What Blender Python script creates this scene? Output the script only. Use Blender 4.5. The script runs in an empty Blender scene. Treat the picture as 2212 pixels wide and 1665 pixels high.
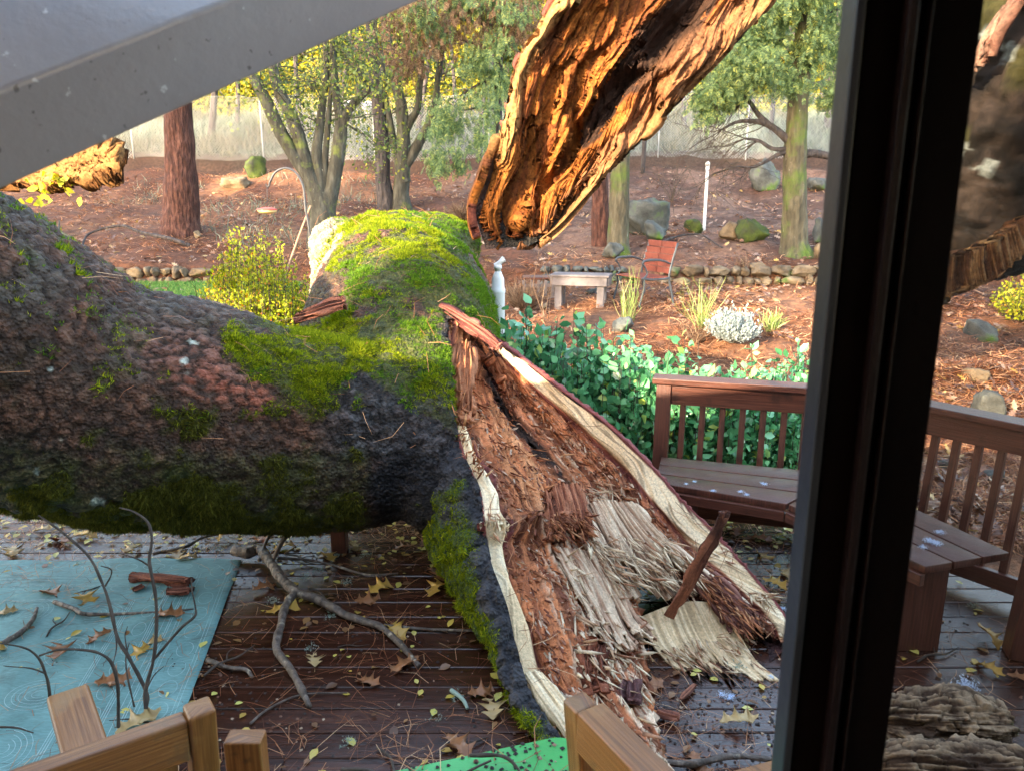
import bpy, math, random
import numpy as np
from mathutils import Vector, Matrix
from mathutils.kdtree import KDTree
rad = math.radians
rng = np.random.default_rng(11); random.seed(11)
S = bpy.context.scene
COL = S.collection
# ---------------------------------------------------------------- camera
TH = rad(13.7); FPX = 1671.0; EYE = np.array([0., 0., 2.0])
cd = bpy.data.cameras.new("camera"); cam = bpy.data.objects.new("camera", cd); COL.objects.link(cam)
cam.location = EYE; cam.rotation_euler = (rad(90) - TH, 0, 0)
cd.sensor_width = 36; cd.lens = FPX / 2212 * 36; cd.clip_start = 0.03; cd.clip_end = 400
cd.dof.use_dof = True; cd.dof.focus_distance = 5.0; cd.dof.aperture_fstop = 8.0
S.camera = cam
# ---------------------------------------------------------------- light
SUN_AZ = rad(-138); SUN_EL = rad(21)       # where the sun stands, clockwise from +Y
w = bpy.data.worlds.new("World"); S.world = w; w.use_nodes = True
nt = w.node_tree; sky = nt.nodes.new("ShaderNodeTexSky"); sky.sky_type = 'NISHITA'; sky.sun_disc = False
sky.sun_elevation = SUN_EL; sky.sun_rotation = SUN_AZ % (2 * math.pi); sky.air_density = 1.0; sky.dust_density = 1.5
bg = nt.nodes['Background']; wm = nt.nodes.new('ShaderNodeMix'); wm.data_type = 'RGBA'; wm.blend_type = 'MULTIPLY'; wm.inputs[0].default_value = 1; wm.inputs[7].default_value = (1.0, .89, .75, 1)
nt.links.new(sky.outputs[0], wm.inputs[6]); nt.links.new(wm.outputs[2], bg.inputs[0]); bg.inputs[1].default_value = 0.15
sd = bpy.data.lights.new("sun", 'SUN'); sun = bpy.data.objects.new("sun", sd); COL.objects.link(sun)
sd.energy = 2.0; sd.angle = rad(0.5); sd.color = (1.0, 0.83, 0.58)
tosun = Vector((math.sin(SUN_AZ) * math.cos(SUN_EL), math.cos(SUN_AZ) * math.cos(SUN_EL), math.sin(SUN_EL)))
sun.rotation_euler = tosun.to_track_quat('Z', 'Y').to_euler(); sun.location = (0, -5, 30)
S.view_settings.view_transform = 'Standard'; S.view_settings.look = 'None'; S.view_settings.gamma = 1
S.view_settings.exposure = 3.68
S.cycles.max_bounces = 6; S.cycles.transparent_max_bounces = 12
S.cycles.use_denoising = True

# ---------------------------------------------------------------- pixel <-> world (photo as 2212 x 1665)
CT, ST = math.cos(TH), math.sin(TH)
def ray(px, py):
    x = (px - 1106) / FPX; y = -(py - 832.5) / FPX
    return np.array([x, CT + y * ST, -ST + y * CT])
def at(px, py, Y):
    d = ray(px, py); return EYE + d * (Y / d[1])
def atz(px, py, z):
    d = ray(px, py); return EYE + d * ((z - 2.0) / d[2])
def proj(P):
    P = np.asarray(P, float); Q = P - EYE
    f = Q[..., 1] * CT - Q[..., 2] * ST; u = Q[..., 1] * ST + Q[..., 2] * CT
    f = np.where(np.abs(f) < 1e-4, 1e-4, f)
    return 1106 + FPX * Q[..., 0] / f, 832.5 - FPX * u / f, f

# ---------------------------------------------------------------- noise
def _h(x, y, z, s):
    M = np.uint32
    h = (x.astype(np.int64).astype(M) * M(374761393)) ^ (y.astype(np.int64).astype(M) * M(668265263)) ^ (z.astype(np.int64).astype(M) * M(2147483647)) ^ M((s * 1274126177) & 0xffffffff)
    h = (h ^ (h >> M(13))) * M(1274126177); h = (h ^ (h >> M(16))) * M(2246822519); h ^= h >> M(13)
    return (h & M(0xffffff)).astype(np.float64) / 0xffffff
def vn(P, s=0):
    P = np.asarray(P, float); I = np.floor(P); f = P - I; f = f * f * (3 - 2 * f)
    x, y, z = I[..., 0], I[..., 1], I[..., 2]; r = 0
    for dx in (0, 1):
        wx = f[..., 0] if dx else 1 - f[..., 0]
        for dy in (0, 1):
            wy = f[..., 1] if dy else 1 - f[..., 1]
            for dz in (0, 1):
                wz = f[..., 2] if dz else 1 - f[..., 2]
                r = r + wx * wy * wz * _h(x + dx, y + dy, z + dz, s)
    return r * 2 - 1
def fbm(P, o=4, s=0, g=.5):
    P = np.asarray(P, float); r = 0; a = 1
    for k in range(o):
        r = r + a * vn(P * 2.03 ** k + 17.3 * k, s + k); a *= g
    return r
def fibre(s, w, fs, fw, seed, o=5, g=.62):
    r = 0; a = 1
    for k in range(o):
        r = r + a * vn(np.stack([s * fs * 1.45 ** k + 7.1 * k, w * fw * 2.03 ** k + 3.3 * k, s * 0 + k], -1), seed + k); a *= g
    return r
def worley(P, s=0):
    P = np.asarray(P, float); I = np.floor(P); f1 = np.full(P.shape[:-1], 9.); f2 = f1.copy()
    for dx in (-1, 0, 1):
        for dy in (-1, 0, 1):
            for dz in (-1, 0, 1):
                c = I + (dx, dy, dz)
                q = np.stack([c[..., k] + _h(c[..., 0], c[..., 1], c[..., 2], s + k) for k in range(3)], -1)
                d = np.linalg.norm(q - P, axis=-1)
                f2 = np.minimum(f2, np.maximum(f1, d)); f1 = np.minimum(f1, d)
    return f1, f2
def cells(P, s=0):
    """nearest-cell random value and border distance"""
    P = np.asarray(P, float); I = np.floor(P); f1 = np.full(P.shape[:-1], 9.); f2 = f1.copy(); v = f1 * 0
    for dx in (-1, 0, 1):
        for dy in (-1, 0, 1):
            c = I + (dx, dy, 0); q = np.stack([c[..., 0] + _h(c[..., 0], c[..., 1], c[..., 2], s), c[..., 1] + _h(c[..., 0], c[..., 1], c[..., 2], s + 1), P[..., 2]], -1)
            d = np.linalg.norm(q - P, axis=-1); n_ = d < f1; v = np.where(n_, _h(c[..., 0], c[..., 1], c[..., 2], s + 7), v); f2 = np.minimum(f2, np.maximum(f1, d)); f1 = np.minimum(f1, d)
    return v, f2 - f1
def sst(a, b, x):
    t = np.clip((x - a) / (b - a), 0, 1); return t * t * (3 - 2 * t)
def mixc(c, d, m):
    m = np.asarray(m)[..., None]; return np.asarray(c) * (1 - m) + np.asarray(d) * m

# ---------------------------------------------------------------- objects
def tag(o, label, cat, group=None, kind=None):
    o['label'] = label; o['category'] = cat
    if group: o['group'] = group
    if kind: o['kind'] = kind
    return o
def structure(o):
    o['kind'] = 'structure'; return o
def thing(name, label, cat, loc, group=None):
    o = bpy.data.objects.new(name, None); COL.objects.link(o); o.location = Vector([float(v) for v in loc]); o.empty_display_size = .2
    return tag(o, label, cat, group)
def wpos(p):
    v = Vector(p.location)
    return np.array(v) + (wpos(p.parent) if p.parent else 0)
def mk(name, V, F, m, parent=None, smooth=True, uv=None, col=None, origin=None):
    V = np.asarray(V, float)
    if uv is None and len(V) == 8:      # bars: grain runs along their length
        w_, h_, l_ = np.linalg.norm(V[1] - V[0]), np.linalg.norm(V[3] - V[0]), np.linalg.norm(V[4] - V[0]); s0 = random.random() * 7; pr = np.array([0, w_, w_ + h_, 2 * w_ + h_])
        uv = np.array([(s0 + q, s0) for q in pr] + [(s0 + q, s0 + l_) for q in pr])
    if parent is not None: o0 = wpos(parent)
    elif origin is not None: o0 = np.asarray(origin, float)
    else: o0 = np.array([V[:, 0].mean(), V[:, 1].mean(), V[:, 2].min()])
    V = V - o0
    me = bpy.data.meshes.new(name)
    if isinstance(F, np.ndarray):
        k = F.shape[1]; n = len(F)
        me.vertices.add(len(V)); me.vertices.foreach_set('co', V.astype(np.float32).ravel())
        me.loops.add(n * k); me.loops.foreach_set('vertex_index', F.astype(np.int32).ravel())
        me.polygons.add(n); me.polygons.foreach_set('loop_start', np.arange(0, n * k, k, dtype=np.int32))
        me.polygons.foreach_set('loop_total', np.full(n, k, dtype=np.int32))
        if smooth: me.polygons.foreach_set('use_smooth', np.ones(n, dtype=bool))
        me.update(calc_edges=True); me.validate()
    else:
        me.from_pydata([tuple(v) for v in V], [], [tuple(int(i) for i in f) for f in F]); me.update()
        if smooth: me.polygons.foreach_set('use_smooth', np.ones(len(me.polygons), dtype=bool))
    if uv is not None:
        li = np.empty(len(me.loops), dtype=np.int32); me.loops.foreach_get('vertex_index', li)
        L = me.uv_layers.new(name='UVMap'); L.data.foreach_set('uv', np.asarray(uv, np.float32)[li].ravel())
    if col is not None:
        a = me.color_attributes.new('Col', 'FLOAT_COLOR', 'POINT')
        c = np.ones((len(V), 4), np.float32); c[:, :3] = np.clip(col, 0.004, 1); a.data.foreach_set('color', c.ravel())
    if m is not None: me.materials.append(m)
    o = bpy.data.objects.new(name, me); COL.objects.link(o)
    if parent is not None: o.parent = parent
    else: o.location = Vector([float(v) for v in o0])
    return o
def mod(o, kind, **k):
    m = o.modifiers.new(kind.lower(), kind)
    for a, b in k.items(): setattr(m, a, b)
    return m
def gridF(nu, nv, cu=False):
    i = np.arange(nu if cu else nu - 1)[:, None]; j = np.arange(nv - 1)[None, :]
    a = i * nv + j; b = ((i + 1) % nu) * nv + j
    return np.stack([a, b, b + 1, a + 1], -1).reshape(-1, 4)
def merge(parts):
    V = []; F = []; n = 0
    for v, f in parts:
        v = np.asarray(v, float); V.append(v); F += [tuple(i + n for i in q) for q in f]; n += len(v)
    return np.concatenate(V), F
def mergeQ(parts):
    V = []; F = []; n = 0
    for v, f in parts: V.append(v); F.append(np.asarray(f) + n); n += len(v)
    return np.concatenate(V), np.concatenate(F)
BOXF = np.array([(0, 3, 2, 1), (4, 5, 6, 7), (0, 1, 5, 4), (1, 2, 6, 5), (2, 3, 7, 6), (3, 0, 4, 7)])
def beam(a, b, wd, ht, up=(0, 0, 1)):
    """square-section bar from a to b; wd across, ht along up"""
    a = np.asarray(a, float); b = np.asarray(b, float); d = b - a; d = d / np.linalg.norm(d); up = np.asarray(up, float)
    s = np.cross(d, up)
    if np.linalg.norm(s) < 1e-4: s = np.cross(d, (1, 0, 0))
    s /= np.linalg.norm(s); u = np.cross(s, d)
    V = []
    for e in (a, b):
        for (x, y) in ((-1, -1), (1, -1), (1, 1), (-1, 1)): V.append(e + s * x * wd / 2 + u * y * ht / 2)
    return np.array(V), [tuple(q) for q in BOXF]
def box(x0, x1, y0, y1, z0, z1):
    V = np.array([(x0, y0, z0), (x1, y0, z0), (x1, y1, z0), (x0, y1, z0), (x0, y0, z1), (x1, y0, z1), (x1, y1, z1), (x0, y1, z1)], float)
    return V, [tuple(q) for q in BOXF]
def bevel(o, wd=.004, seg=2):
    mod(o, 'BEVEL', width=wd, segments=seg, limit_method='ANGLE'); return o
def frames(P):
    P = np.asarray(P, float); T = np.gradient(P, axis=0); T /= np.linalg.norm(T, axis=1)[:, None] + 1e-9
    n = np.cross(T[0], (0.12, .2, 1)); 
    if np.linalg.norm(n) < .2: n = np.cross(T[0], (1, 0.1, 0))
    n /= np.linalg.norm(n); N = [n]
    for i in range(1, len(P)):
        n = n - T[i] * n.dot(T[i]); n = n / (np.linalg.norm(n) + 1e-9); N.append(n)
    N = np.array(N); return T, N, np.cross(T, N)
def cr(P, n):
    """catmull-rom through the rows of P, n samples"""
    P = np.asarray(P, float); k = len(P)
    if k == 2: t = np.linspace(0, 1, n).reshape((-1,) + (1,) * (P.ndim - 1)); return P[0] * (1 - t) + P[1] * t
    sh = (len(P),) + (1,) * (P.ndim - 1)
    Q = np.concatenate([[2 * P[0] - P[1]], P, [2 * P[-1] - P[-2]]]); t = np.linspace(0, k - 1, n); i = np.minimum(t.astype(int), k - 2)
    f = (t - i).reshape((-1,) + (1,) * (P.ndim - 1)); a, b, c, d = Q[i], Q[i + 1], Q[i + 2], Q[i + 3]
    return .5 * (2 * b + (c - a) * f + (2 * a - 5 * b + 4 * c - d) * f ** 2 + (3 * b - a - 3 * c + d) * f ** 3)
def tube(P, r, n=10, seg=None, rough=0, seed=0, nfreq=4., cap=True):
    P = np.asarray(P, float); r = np.asarray(r, float) * np.ones(len(P))
    if seg: 
        A = cr(np.c_[P, r], seg); P, r = A[:, :3], np.maximum(A[:, 3], .0004)
    T, N, B = frames(P); th = np.linspace(0, 2 * math.pi, n, endpoint=False)
    D = N[:, None] * np.cos(th)[None, :, None] + B[:, None] * np.sin(th)[None, :, None]
    rr = r[:, None] * np.ones(n)
    if rough: rr = rr * (1 + rough * fbm((P[:, None] + D * r[:, None, None]) * nfreq, 3, seed))
    V = (P[:, None] + D * rr[..., None]).reshape(-1, 3); m = len(P)
    F = gridF(m, n + 1).reshape(-1, 4)
    i = np.arange(m - 1)[:, None]; j = np.arange(n)[None, :]
    F = np.stack([i * n + j, i * n + (j + 1) % n, (i + 1) * n + (j + 1) % n, (i + 1) * n + j], -1).reshape(-1, 4)
    if cap:
        V = np.concatenate([V, [P[0], P[-1]]]); a = m * n; j = np.arange(n)
        c1 = np.stack([np.full(n, a), (j + 1) % n, j, j], -1); c2 = np.stack([np.full(n, a + 1), (m - 1) * n + j, (m - 1) * n + (j + 1) % n, (m - 1) * n + (j + 1) % n], -1)
        F = [tuple(f) for f in F] + [tuple(f[:3]) for f in c1] + [tuple(f[:3]) for f in c2]
    return V, F
def inst(T, TF, pos, B, sc):
    """copies of template T (k,3) at pos (n,3) with bases B (n,3,3) whose columns are the axes, size sc (n,) -> V, F"""
    T = np.asarray(T, float); sc = np.asarray(sc, float)
    V = np.einsum('nij,kj->nki', B, T) * (sc[:, None, None] if sc.ndim == 1 else 1) + pos[:, None]
    F = np.asarray(TF)[None] + (np.arange(len(pos)) * len(T))[:, None, None]
    return V.reshape(-1, 3), F.reshape(-1, np.asarray(TF).shape[1])
def basis(y, roll=None, up=None):
    """columns x,y,z with y along the given directions"""
    y = y / (np.linalg.norm(y, axis=1)[:, None] + 1e-9)
    a = rng.normal(size=y.shape) if up is None else up * np.ones_like(y)
    x = np.cross(y, a); x /= np.linalg.norm(x, axis=1)[:, None] + 1e-9
    return np.stack([x, y, np.cross(x, y)], -1)
def flat_basis(n, tilt=.2, normals=None):
    """axes lying roughly flat with random heading"""
    a = rng.uniform(0, 2 * math.pi, n); nz = (np.array([0, 0, 1.]) if normals is None else normals) + rng.normal(size=(n, 3)) * tilt
    nz /= np.linalg.norm(nz, axis=1)[:, None]; y = np.stack([np.cos(a), np.sin(a), np.zeros(n)], -1)
    y = y - nz * (y * nz).sum(1)[:, None]; y /= np.linalg.norm(y, axis=1)[:, None]
    return np.stack([np.cross(y, nz), y, nz], -1)
def sample(o_or_vf, n, maskf=None):
    """n random points and normals on a mesh given as (V, quads/tris)"""
    V, F = o_or_vf; F = np.array([(f[0], f[1], f[2]) for f in F] + [(f[0], f[2], f[3]) for f in F if len(f) > 3])
    a, b, c = V[F[:, 0]], V[F[:, 1]], V[F[:, 2]]; N = np.cross(b - a, c - a); A = np.linalg.norm(N, axis=1)
    N = N / (A[:, None] + 1e-12); wgt = A.copy()
    if maskf is not None: wgt = wgt * maskf((a + b + c) / 3, N)
    i = rng.choice(len(F), n, p=wgt / wgt.sum()); u, v = rng.random(n), rng.random(n); k = u + v > 1; u[k], v[k] = 1 - u[k], 1 - v[k]
    return a[i] + (b[i] - a[i]) * u[:, None] + (c[i] - a[i]) * v[:, None], N[i]

# ---------------------------------------------------------------- materials
def newmat(name):
    m = bpy.data.materials.new(name); m.use_nodes = True; n = m.node_tree
    return m, n, n.nodes['Principled BSDF']
def ramp(n, fac, stops):
    r = n.nodes.new('ShaderNodeValToRGB'); e = r.color_ramp.elements
    while len(e) < len(stops): e.new(.5)
    for q, (p, c) in zip(e, stops):
        q.position = p; q.color = (*c, 1) if hasattr(c, '__len__') else (c, c, c, 1)
    n.links.new(fac, r.inputs[0]); return r.outputs[0]
def noise(n, scale, detail=5, rough=.6, stretch=(1, 1, 1), coord='Object', dist=0., kind='noise'):
    tc = n.nodes.new('ShaderNodeTexCoord'); mp = n.nodes.new('ShaderNodeMapping'); mp.inputs['Scale'].default_value = stretch
    if coord == 'World':
        g = n.nodes.new('ShaderNodeNewGeometry'); n.links.new(g.outputs['Position'], mp.inputs[0])
    else: n.links.new(tc.outputs[coord], mp.inputs[0])
    if kind == 'noise':
        t = n.nodes.new('ShaderNodeTexNoise'); t.inputs['Detail'].default_value = detail; t.inputs['Roughness'].default_value = rough; t.inputs['Distortion'].default_value = dist
        out = t.outputs['Fac']
    else:
        t = n.nodes.new('ShaderNodeTexVoronoi'); t.feature = kind; out = t.outputs['Distance']
    t.inputs['Scale'].default_value = scale; n.links.new(mp.outputs[0], t.inputs['Vector']); return out
def mixn(n, fac, a, b, mode='MIX'):
    x = n.nodes.new('ShaderNodeMix'); x.data_type = 'RGBA'; x.blend_type = mode
    for s, v in ((x.inputs[0], fac), (x.inputs[6], a), (x.inputs[7], b)):
        if hasattr(v, 'links') or hasattr(v, 'is_linked'): n.links.new(v, s)
        elif hasattr(v, '__len__'): s.default_value = (*v, 1)
        else: s.default_value = v
    return x.outputs[2]
def island(n):
    g = n.nodes.new('ShaderNodeNewGeometry'); return g.outputs['Random Per Island']
def M(name, stops, scale=5, detail=6, rough=.75, bump=.4, bscale=30, stretch=(1, 1, 1), coord='Object', patch=None, spec=.3, vary=0, attr=False, bdist=.01, isl=None, coat=0, rvar=None, vor=None, arange=(.42, 1.12)):
    """noise-coloured surface; patch = [(colour, scale, threshold, softness)]; isl = colours chosen per loose piece"""
    m, n, b = newmat(name); L = n.links
    if attr:
        a = n.nodes.new('ShaderNodeAttribute'); a.attribute_name = 'Col'; c = a.outputs['Color']
        f = noise(n, scale, detail, .65, stretch, coord); c = mixn(n, 1., c, ramp(n, f, [(.34, arange[0]), (.66, arange[1])]), 'MULTIPLY')
    elif isl: 
        c = ramp(n, island(n), isl)
        if scale: c = mixn(n, .5, c, ramp(n, noise(n, scale, detail, .6, stretch, coord), [(.3, .4), (.7, 1.)]), 'MULTIPLY')
    else: c = ramp(n, noise(n, scale, detail, .62, stretch, coord), stops)
    for pc, ps, pt, pf in (patch or []):
        c = mixn(n, ramp(n, noise(n, ps, 5, .6, stretch if ps > 8 else (1, 1, 1), coord), [(pt, 0.), (min(1, pt + pf), 1.)]), c, pc)
    if vary:
        c = mixn(n, vary, c, ramp(n, island(n), [(0, .25), (1, 1.)]), 'MULTIPLY')
    L.new(c, b.inputs['Base Color']); b.inputs['Roughness'].default_value = rough; b.inputs['Specular IOR Level'].default_value = spec
    if rvar: L.new(ramp(n, noise(n, rvar[0], 3, .5, (1, 1, 1), coord), [(.4, rvar[1]), (.62, rvar[2])]), b.inputs['Roughness'])
    if coat: b.inputs['Coat Weight'].default_value = coat; b.inputs['Coat Roughness'].default_value = .15
    if bump:
        bn = n.nodes.new('ShaderNodeBump'); bn.inputs['Strength'].default_value = bump; bn.inputs['Distance'].default_value = bdist
        hgt = noise(n, bscale, 6, .65, stretch, coord)
        if vor:
            v = noise(n, vor, 0, 0, stretch, coord, kind='F1'); a = n.nodes.new('ShaderNodeMath'); a.operation = 'ADD'; L.new(hgt, a.inputs[0]); L.new(v, a.inputs[1]); hgt = a.outputs[0]
        L.new(hgt, bn.inputs['Height']); L.new(bn.outputs[0], b.inputs['Normal'])
    return m
def leafmat(name, isl, rough=.5, trans=.35, spec=.4, tcol=1.5):
    m, n, b = newmat(name); L = n.links; c = ramp(n, island(n), isl); L.new(c, b.inputs['Base Color'])
    b.inputs['Roughness'].default_value = rough; b.inputs['Specular IOR Level'].default_value = spec
    t = n.nodes.new('ShaderNodeBsdfTranslucent'); h = n.nodes.new('ShaderNodeHueSaturation'); h.inputs['Value'].default_value = tcol; h.inputs['Saturation'].default_value = 1.1
    L.new(c, h.inputs['Color']); L.new(h.outputs[0], t.inputs['Color'])
    mx = n.nodes.new('ShaderNodeMixShader'); mx.inputs[0].default_value = trans; L.new(b.outputs[0], mx.inputs[1]); L.new(t.outputs[0], mx.inputs[2])
    L.new(mx.outputs[0], n.nodes['Material Output'].inputs['Surface']); return m
LEAF = (np.array([(0, 0, 0), (-.28, .3, .05), (0, .35, -.02), (.28, .3, .05), (-.3, .6, .04), (0, .65, -.02), (.3, .6, .04), (0, 1, -.08)]),
        np.array([(0, 2, 1), (0, 3, 2), (1, 2, 5), (1, 5, 4), (2, 3, 6), (2, 6, 5), (4, 5, 7), (5, 6, 7)]))
QLEAF = (np.array([(0, 0, 0), (-.3, .45, .06), (0, 1, 0), (.3, .45, -.06)]), np.array([(0, 3, 2, 1)]))
BLADE = (np.array([(-.06, 0, 0), (.06, 0, 0), (.035, .55, .05), (0, 1, .16), (-.035, .55, .05)]), None)
NEEDLE = (np.array([(-.5, 0, 0), (.5, 0, 0), (.4, .5, .06), (-.4, .5, .06), (.12, 1, 0), (-.12, 1, 0)]), np.array([(0, 1, 2, 3), (3, 2, 4, 5)]))
def needles(pos, B, length, width):
    n = len(pos); T = NEEDLE[0][None] * np.ones((n, 1, 1)); T[:, :, 0] *= np.asarray(width * np.ones(n))[:, None]; T[:, :, 1:] *= np.asarray(length * np.ones(n))[:, None, None]
    bend = rng.normal(size=n) * .12 * length; T[:, 2:4, 0] += bend[:, None]
    V = np.einsum('nij,nkj->nki', B, T) + pos[:, None]
    return V.reshape(-1, 3), (NEEDLE[1][None] + (np.arange(n) * 6)[:, None, None]).reshape(-1, 4)
def ribbons(polys, width, nrm=(0, 0, 1)):
    """flat ribbons along polylines"""
    V = []; F = []; n = 0
    for P in polys:
        P = np.asarray(P, float); T = np.gradient(P, axis=0); s = np.cross(T, nrm); s /= np.linalg.norm(s, axis=1)[:, None] + 1e-9
        V.append(np.stack([P - s * width / 2, P + s * width / 2], 1).reshape(-1, 3)); i = np.arange(len(P) - 1)[:, None] * 2
        F.append(n + i + np.array([0, 1, 3, 2])); n += 2 * len(P)
    return np.concatenate(V), np.concatenate(F)
# ================================================================ GROUND
GYZ = np.array([(-40, -.4), (4.5, -.38), (7, -.25), (10, .0), (12.6, .36), (13.9, .47), (14.12, .76), (15.5, 1.0), (17, 1.28), (20, 1.62), (22, 1.95), (24.5, 2.6), (25.3, 2.85), (25.8, 3.35), (28, 4.1), (30.6, 4.85), (31.8, 4.95), (32.6, 4.3), (38, 4.3), (44, 6.2), (60, 13), (90, 26)])
def gz0(y): return np.interp(y, GYZ[:, 0], GYZ[:, 1])
def gz(x, y):
    x = np.asarray(x, float); y = np.asarray(y, float)
    P = np.stack([x, y, np.zeros_like(x * y)], -1)
    b = fbm(P * .45, 4, 3) * .12 + fbm(P * 2.2, 4, 5) * .055
    k = sst(5.0, 7.5, y) * (1 - sst(31, 32.5, y) * (1 - sst(38, 42, y)) * .97) * (1 - .85 * np.exp(-((y - 13.6) / .8) ** 2))
    return gz0(y) + b * k
def gp(px, py):
    d = ray(px, py)
    for Y in np.arange(4.6, 60, .04):
        P = EYE + d * (Y / d[1])
        if P[2] <= gz0(Y): break
    return np.array([P[0], P[1], float(gz(P[0], P[1]))])
ys = np.concatenate([np.linspace(-40, 4, 12), np.linspace(4.4, 34, 330), np.linspace(34.3, 90, 60)])
xs = np.concatenate([np.linspace(-90, -16, 30), np.linspace(-15.8, 16, 260), np.linspace(16.5, 90, 30)])
X, Y = np.meshgrid(xs, ys, indexing='ij'); V = np.stack([X, Y, gz(X, Y)], -1).reshape(-1, 3)
P0 = V * (1, 1, 0); n1 = fbm(P0 * .7, 4, 21); n2 = fbm(P0 * 6, 3, 23)
c = mixc((.135, .052, .026), (.26, .115, .055), sst(-.4, .5, n1 + .4 * n2)); c = mixc(c, (.075, .04, .028), sst(.15, .6, n2) * .7)
rs_ = sst(13.8, 15.5, V[:, 1] + n1) * sst(-2.5, .5, V[:, 0] + n1 * 1.5); c = mixc(c, mixc((.09, .045, .030), (.20, .115, .08), sst(-.4, .5, n2 + n1)), rs_ * .85)
hill = sst(25.4, 26.0, V[:, 1] + n1 * .3); c = mixc(c, mixc((.05, .052, .034), (.12, .125, .088), sst(-.5, .5, n2 + n1)), hill)
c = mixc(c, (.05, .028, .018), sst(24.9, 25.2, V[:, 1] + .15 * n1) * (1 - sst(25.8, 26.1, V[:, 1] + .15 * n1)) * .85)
c = mixc(c, (.10, .13, .04), sst(39, 42, V[:, 1]))
m_ground = M('ground_litter', None, 14, 8, .85, .8, 45, attr=True, bdist=.04, coord='Object')
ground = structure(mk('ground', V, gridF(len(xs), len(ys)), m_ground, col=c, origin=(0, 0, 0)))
m_asph = M('asphalt', [(.3, (.045, .045, .05)), (.7, (.08, .08, .085))], 60, 4, .8, .3, 200)
V = []; xx = np.linspace(-60, 60, 60)
for x in xx:
    for y in (32.9, 35.3, 37.7): V.append((x, y, gz0(y) + .06))
structure(mk('road', V, gridF(60, 3), m_asph, origin=(0, 35, 5)))
# lawn strip behind a timber edging
def strip(y0, y1, px0, px1, up):
    V = []; xa, xb = (px0 - 1106) / FPX * 13.2, (px1 - 1106) / FPX * 13.2
    for x in np.linspace(xa, xb, 30):
        for y in np.linspace(y0, y1, 8): V.append((x, y, gz0(y) + up))
    return np.array(V), gridF(30, 8)
m_turf = M('lawn_soil', [(.3, (.06, .12, .03)), (.7, (.12, .20, .06))], 9, 5, .9, .5, 50)
v, f = strip(12.35, 13.75, 40, 640, .06); structure(mk('lawn', v, f, m_turf, origin=v[0]))

# ================================================================ DECK
m_deck, n, b = newmat('wet_deck_boards'); L = n.links
gcol = ramp(n, noise(n, 2.2, 8, .65, (1, 14, 1), 'World'), [(.25, (.016, .006, .0035)), (.5, (.050, .017, .010)), (.78, (.105, .040, .022))])
gcol = mixn(n, .55, gcol, ramp(n, island(n), [(0, .45), (1, 1.0)]), 'MULTIPLY')
L.new(gcol, b.inputs['Base Color']); b.inputs['Specular IOR Level'].default_value = .55
L.new(ramp(n, noise(n, .9, 4, .6, (1, 1.6, 1), 'World'), [(.42, .08), (.60, .30)]), b.inputs['Roughness'])
bn = n.nodes.new('ShaderNodeBump'); bn.inputs['Strength'].default_value = .35; bn.inputs['Distance'].default_value = .004
L.new(noise(n, 6, 8, .7, (1, 18, 1), 'World'), bn.inputs['Height']); L.new(bn.outputs[0], b.inputs['Normal'])
def railx(y): return 3.35 if y < 2.9 else 3.35 - (y - 2.9) * .87 - (max(0, y - 4.32) * 2.6)
V = []; F = []; n0 = 0; y = .62
while y < 4.86:
    xr = railx(y + .07) + .12; xl = -6.2; cuts = [xl] + sorted(random.uniform(xl + .8, xr - .8) for _ in range(random.choice((1, 2)))) + [xr]
    for a, bb in zip(cuts[:-1], cuts[1:]):
        if bb - a < .3: continue
        h = random.uniform(-.0015, .0015); m = 14; x_ = np.linspace(a + .0015, bb - .0015, m); w_ = .0015 * vn(np.stack([x_, np.full(m, y), x_ * 0], -1) * 1.5)
        R_ = [(y, -.034), (y, h - .004), (y + .004, h), (y + .130, h), (y + .134, h - .004), (y + .134, -.034)]
        for i in range(m): V += [(x_[i], q[0], q[1] + w_[i]) for q in R_]
        for i in range(m - 1):
            for j in range(6): F.append((n0 + i * 6 + j, n0 + i * 6 + (j + 1) % 6, n0 + (i + 1) * 6 + (j + 1) % 6, n0 + (i + 1) * 6 + j))
        F.append(tuple(n0 + j for j in range(5, -1, -1))); F.append(tuple(n0 + (m - 1) * 6 + j for j in range(6))); n0 += m * 6
    y += .140
V = np.array(V)
deck = structure(mk('deck', V, F, m_deck, smooth=False, origin=(0, 2.5, 0)))
m_joist = M('deck_joist', [(.3, (.03, .016, .01)), (.7, (.06, .03, .02))], 5, 4, .8, .3, 30)
js = [beam((x, .62, -.11), (x, 4.85 if x < 1 else 4.3 - max(0, x - 1.9) * .9, -.11), .04, .14) for x in np.arange(-6, 3.2, .45)] + [beam((-6.2, 4.88, -.11), (.95, 4.88, -.11), .035, .19)]
v, f = merge(js); structure(mk('deck_frame', v, f, m_joist, smooth=False, origin=(0, 2.5, -.2)))

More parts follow.
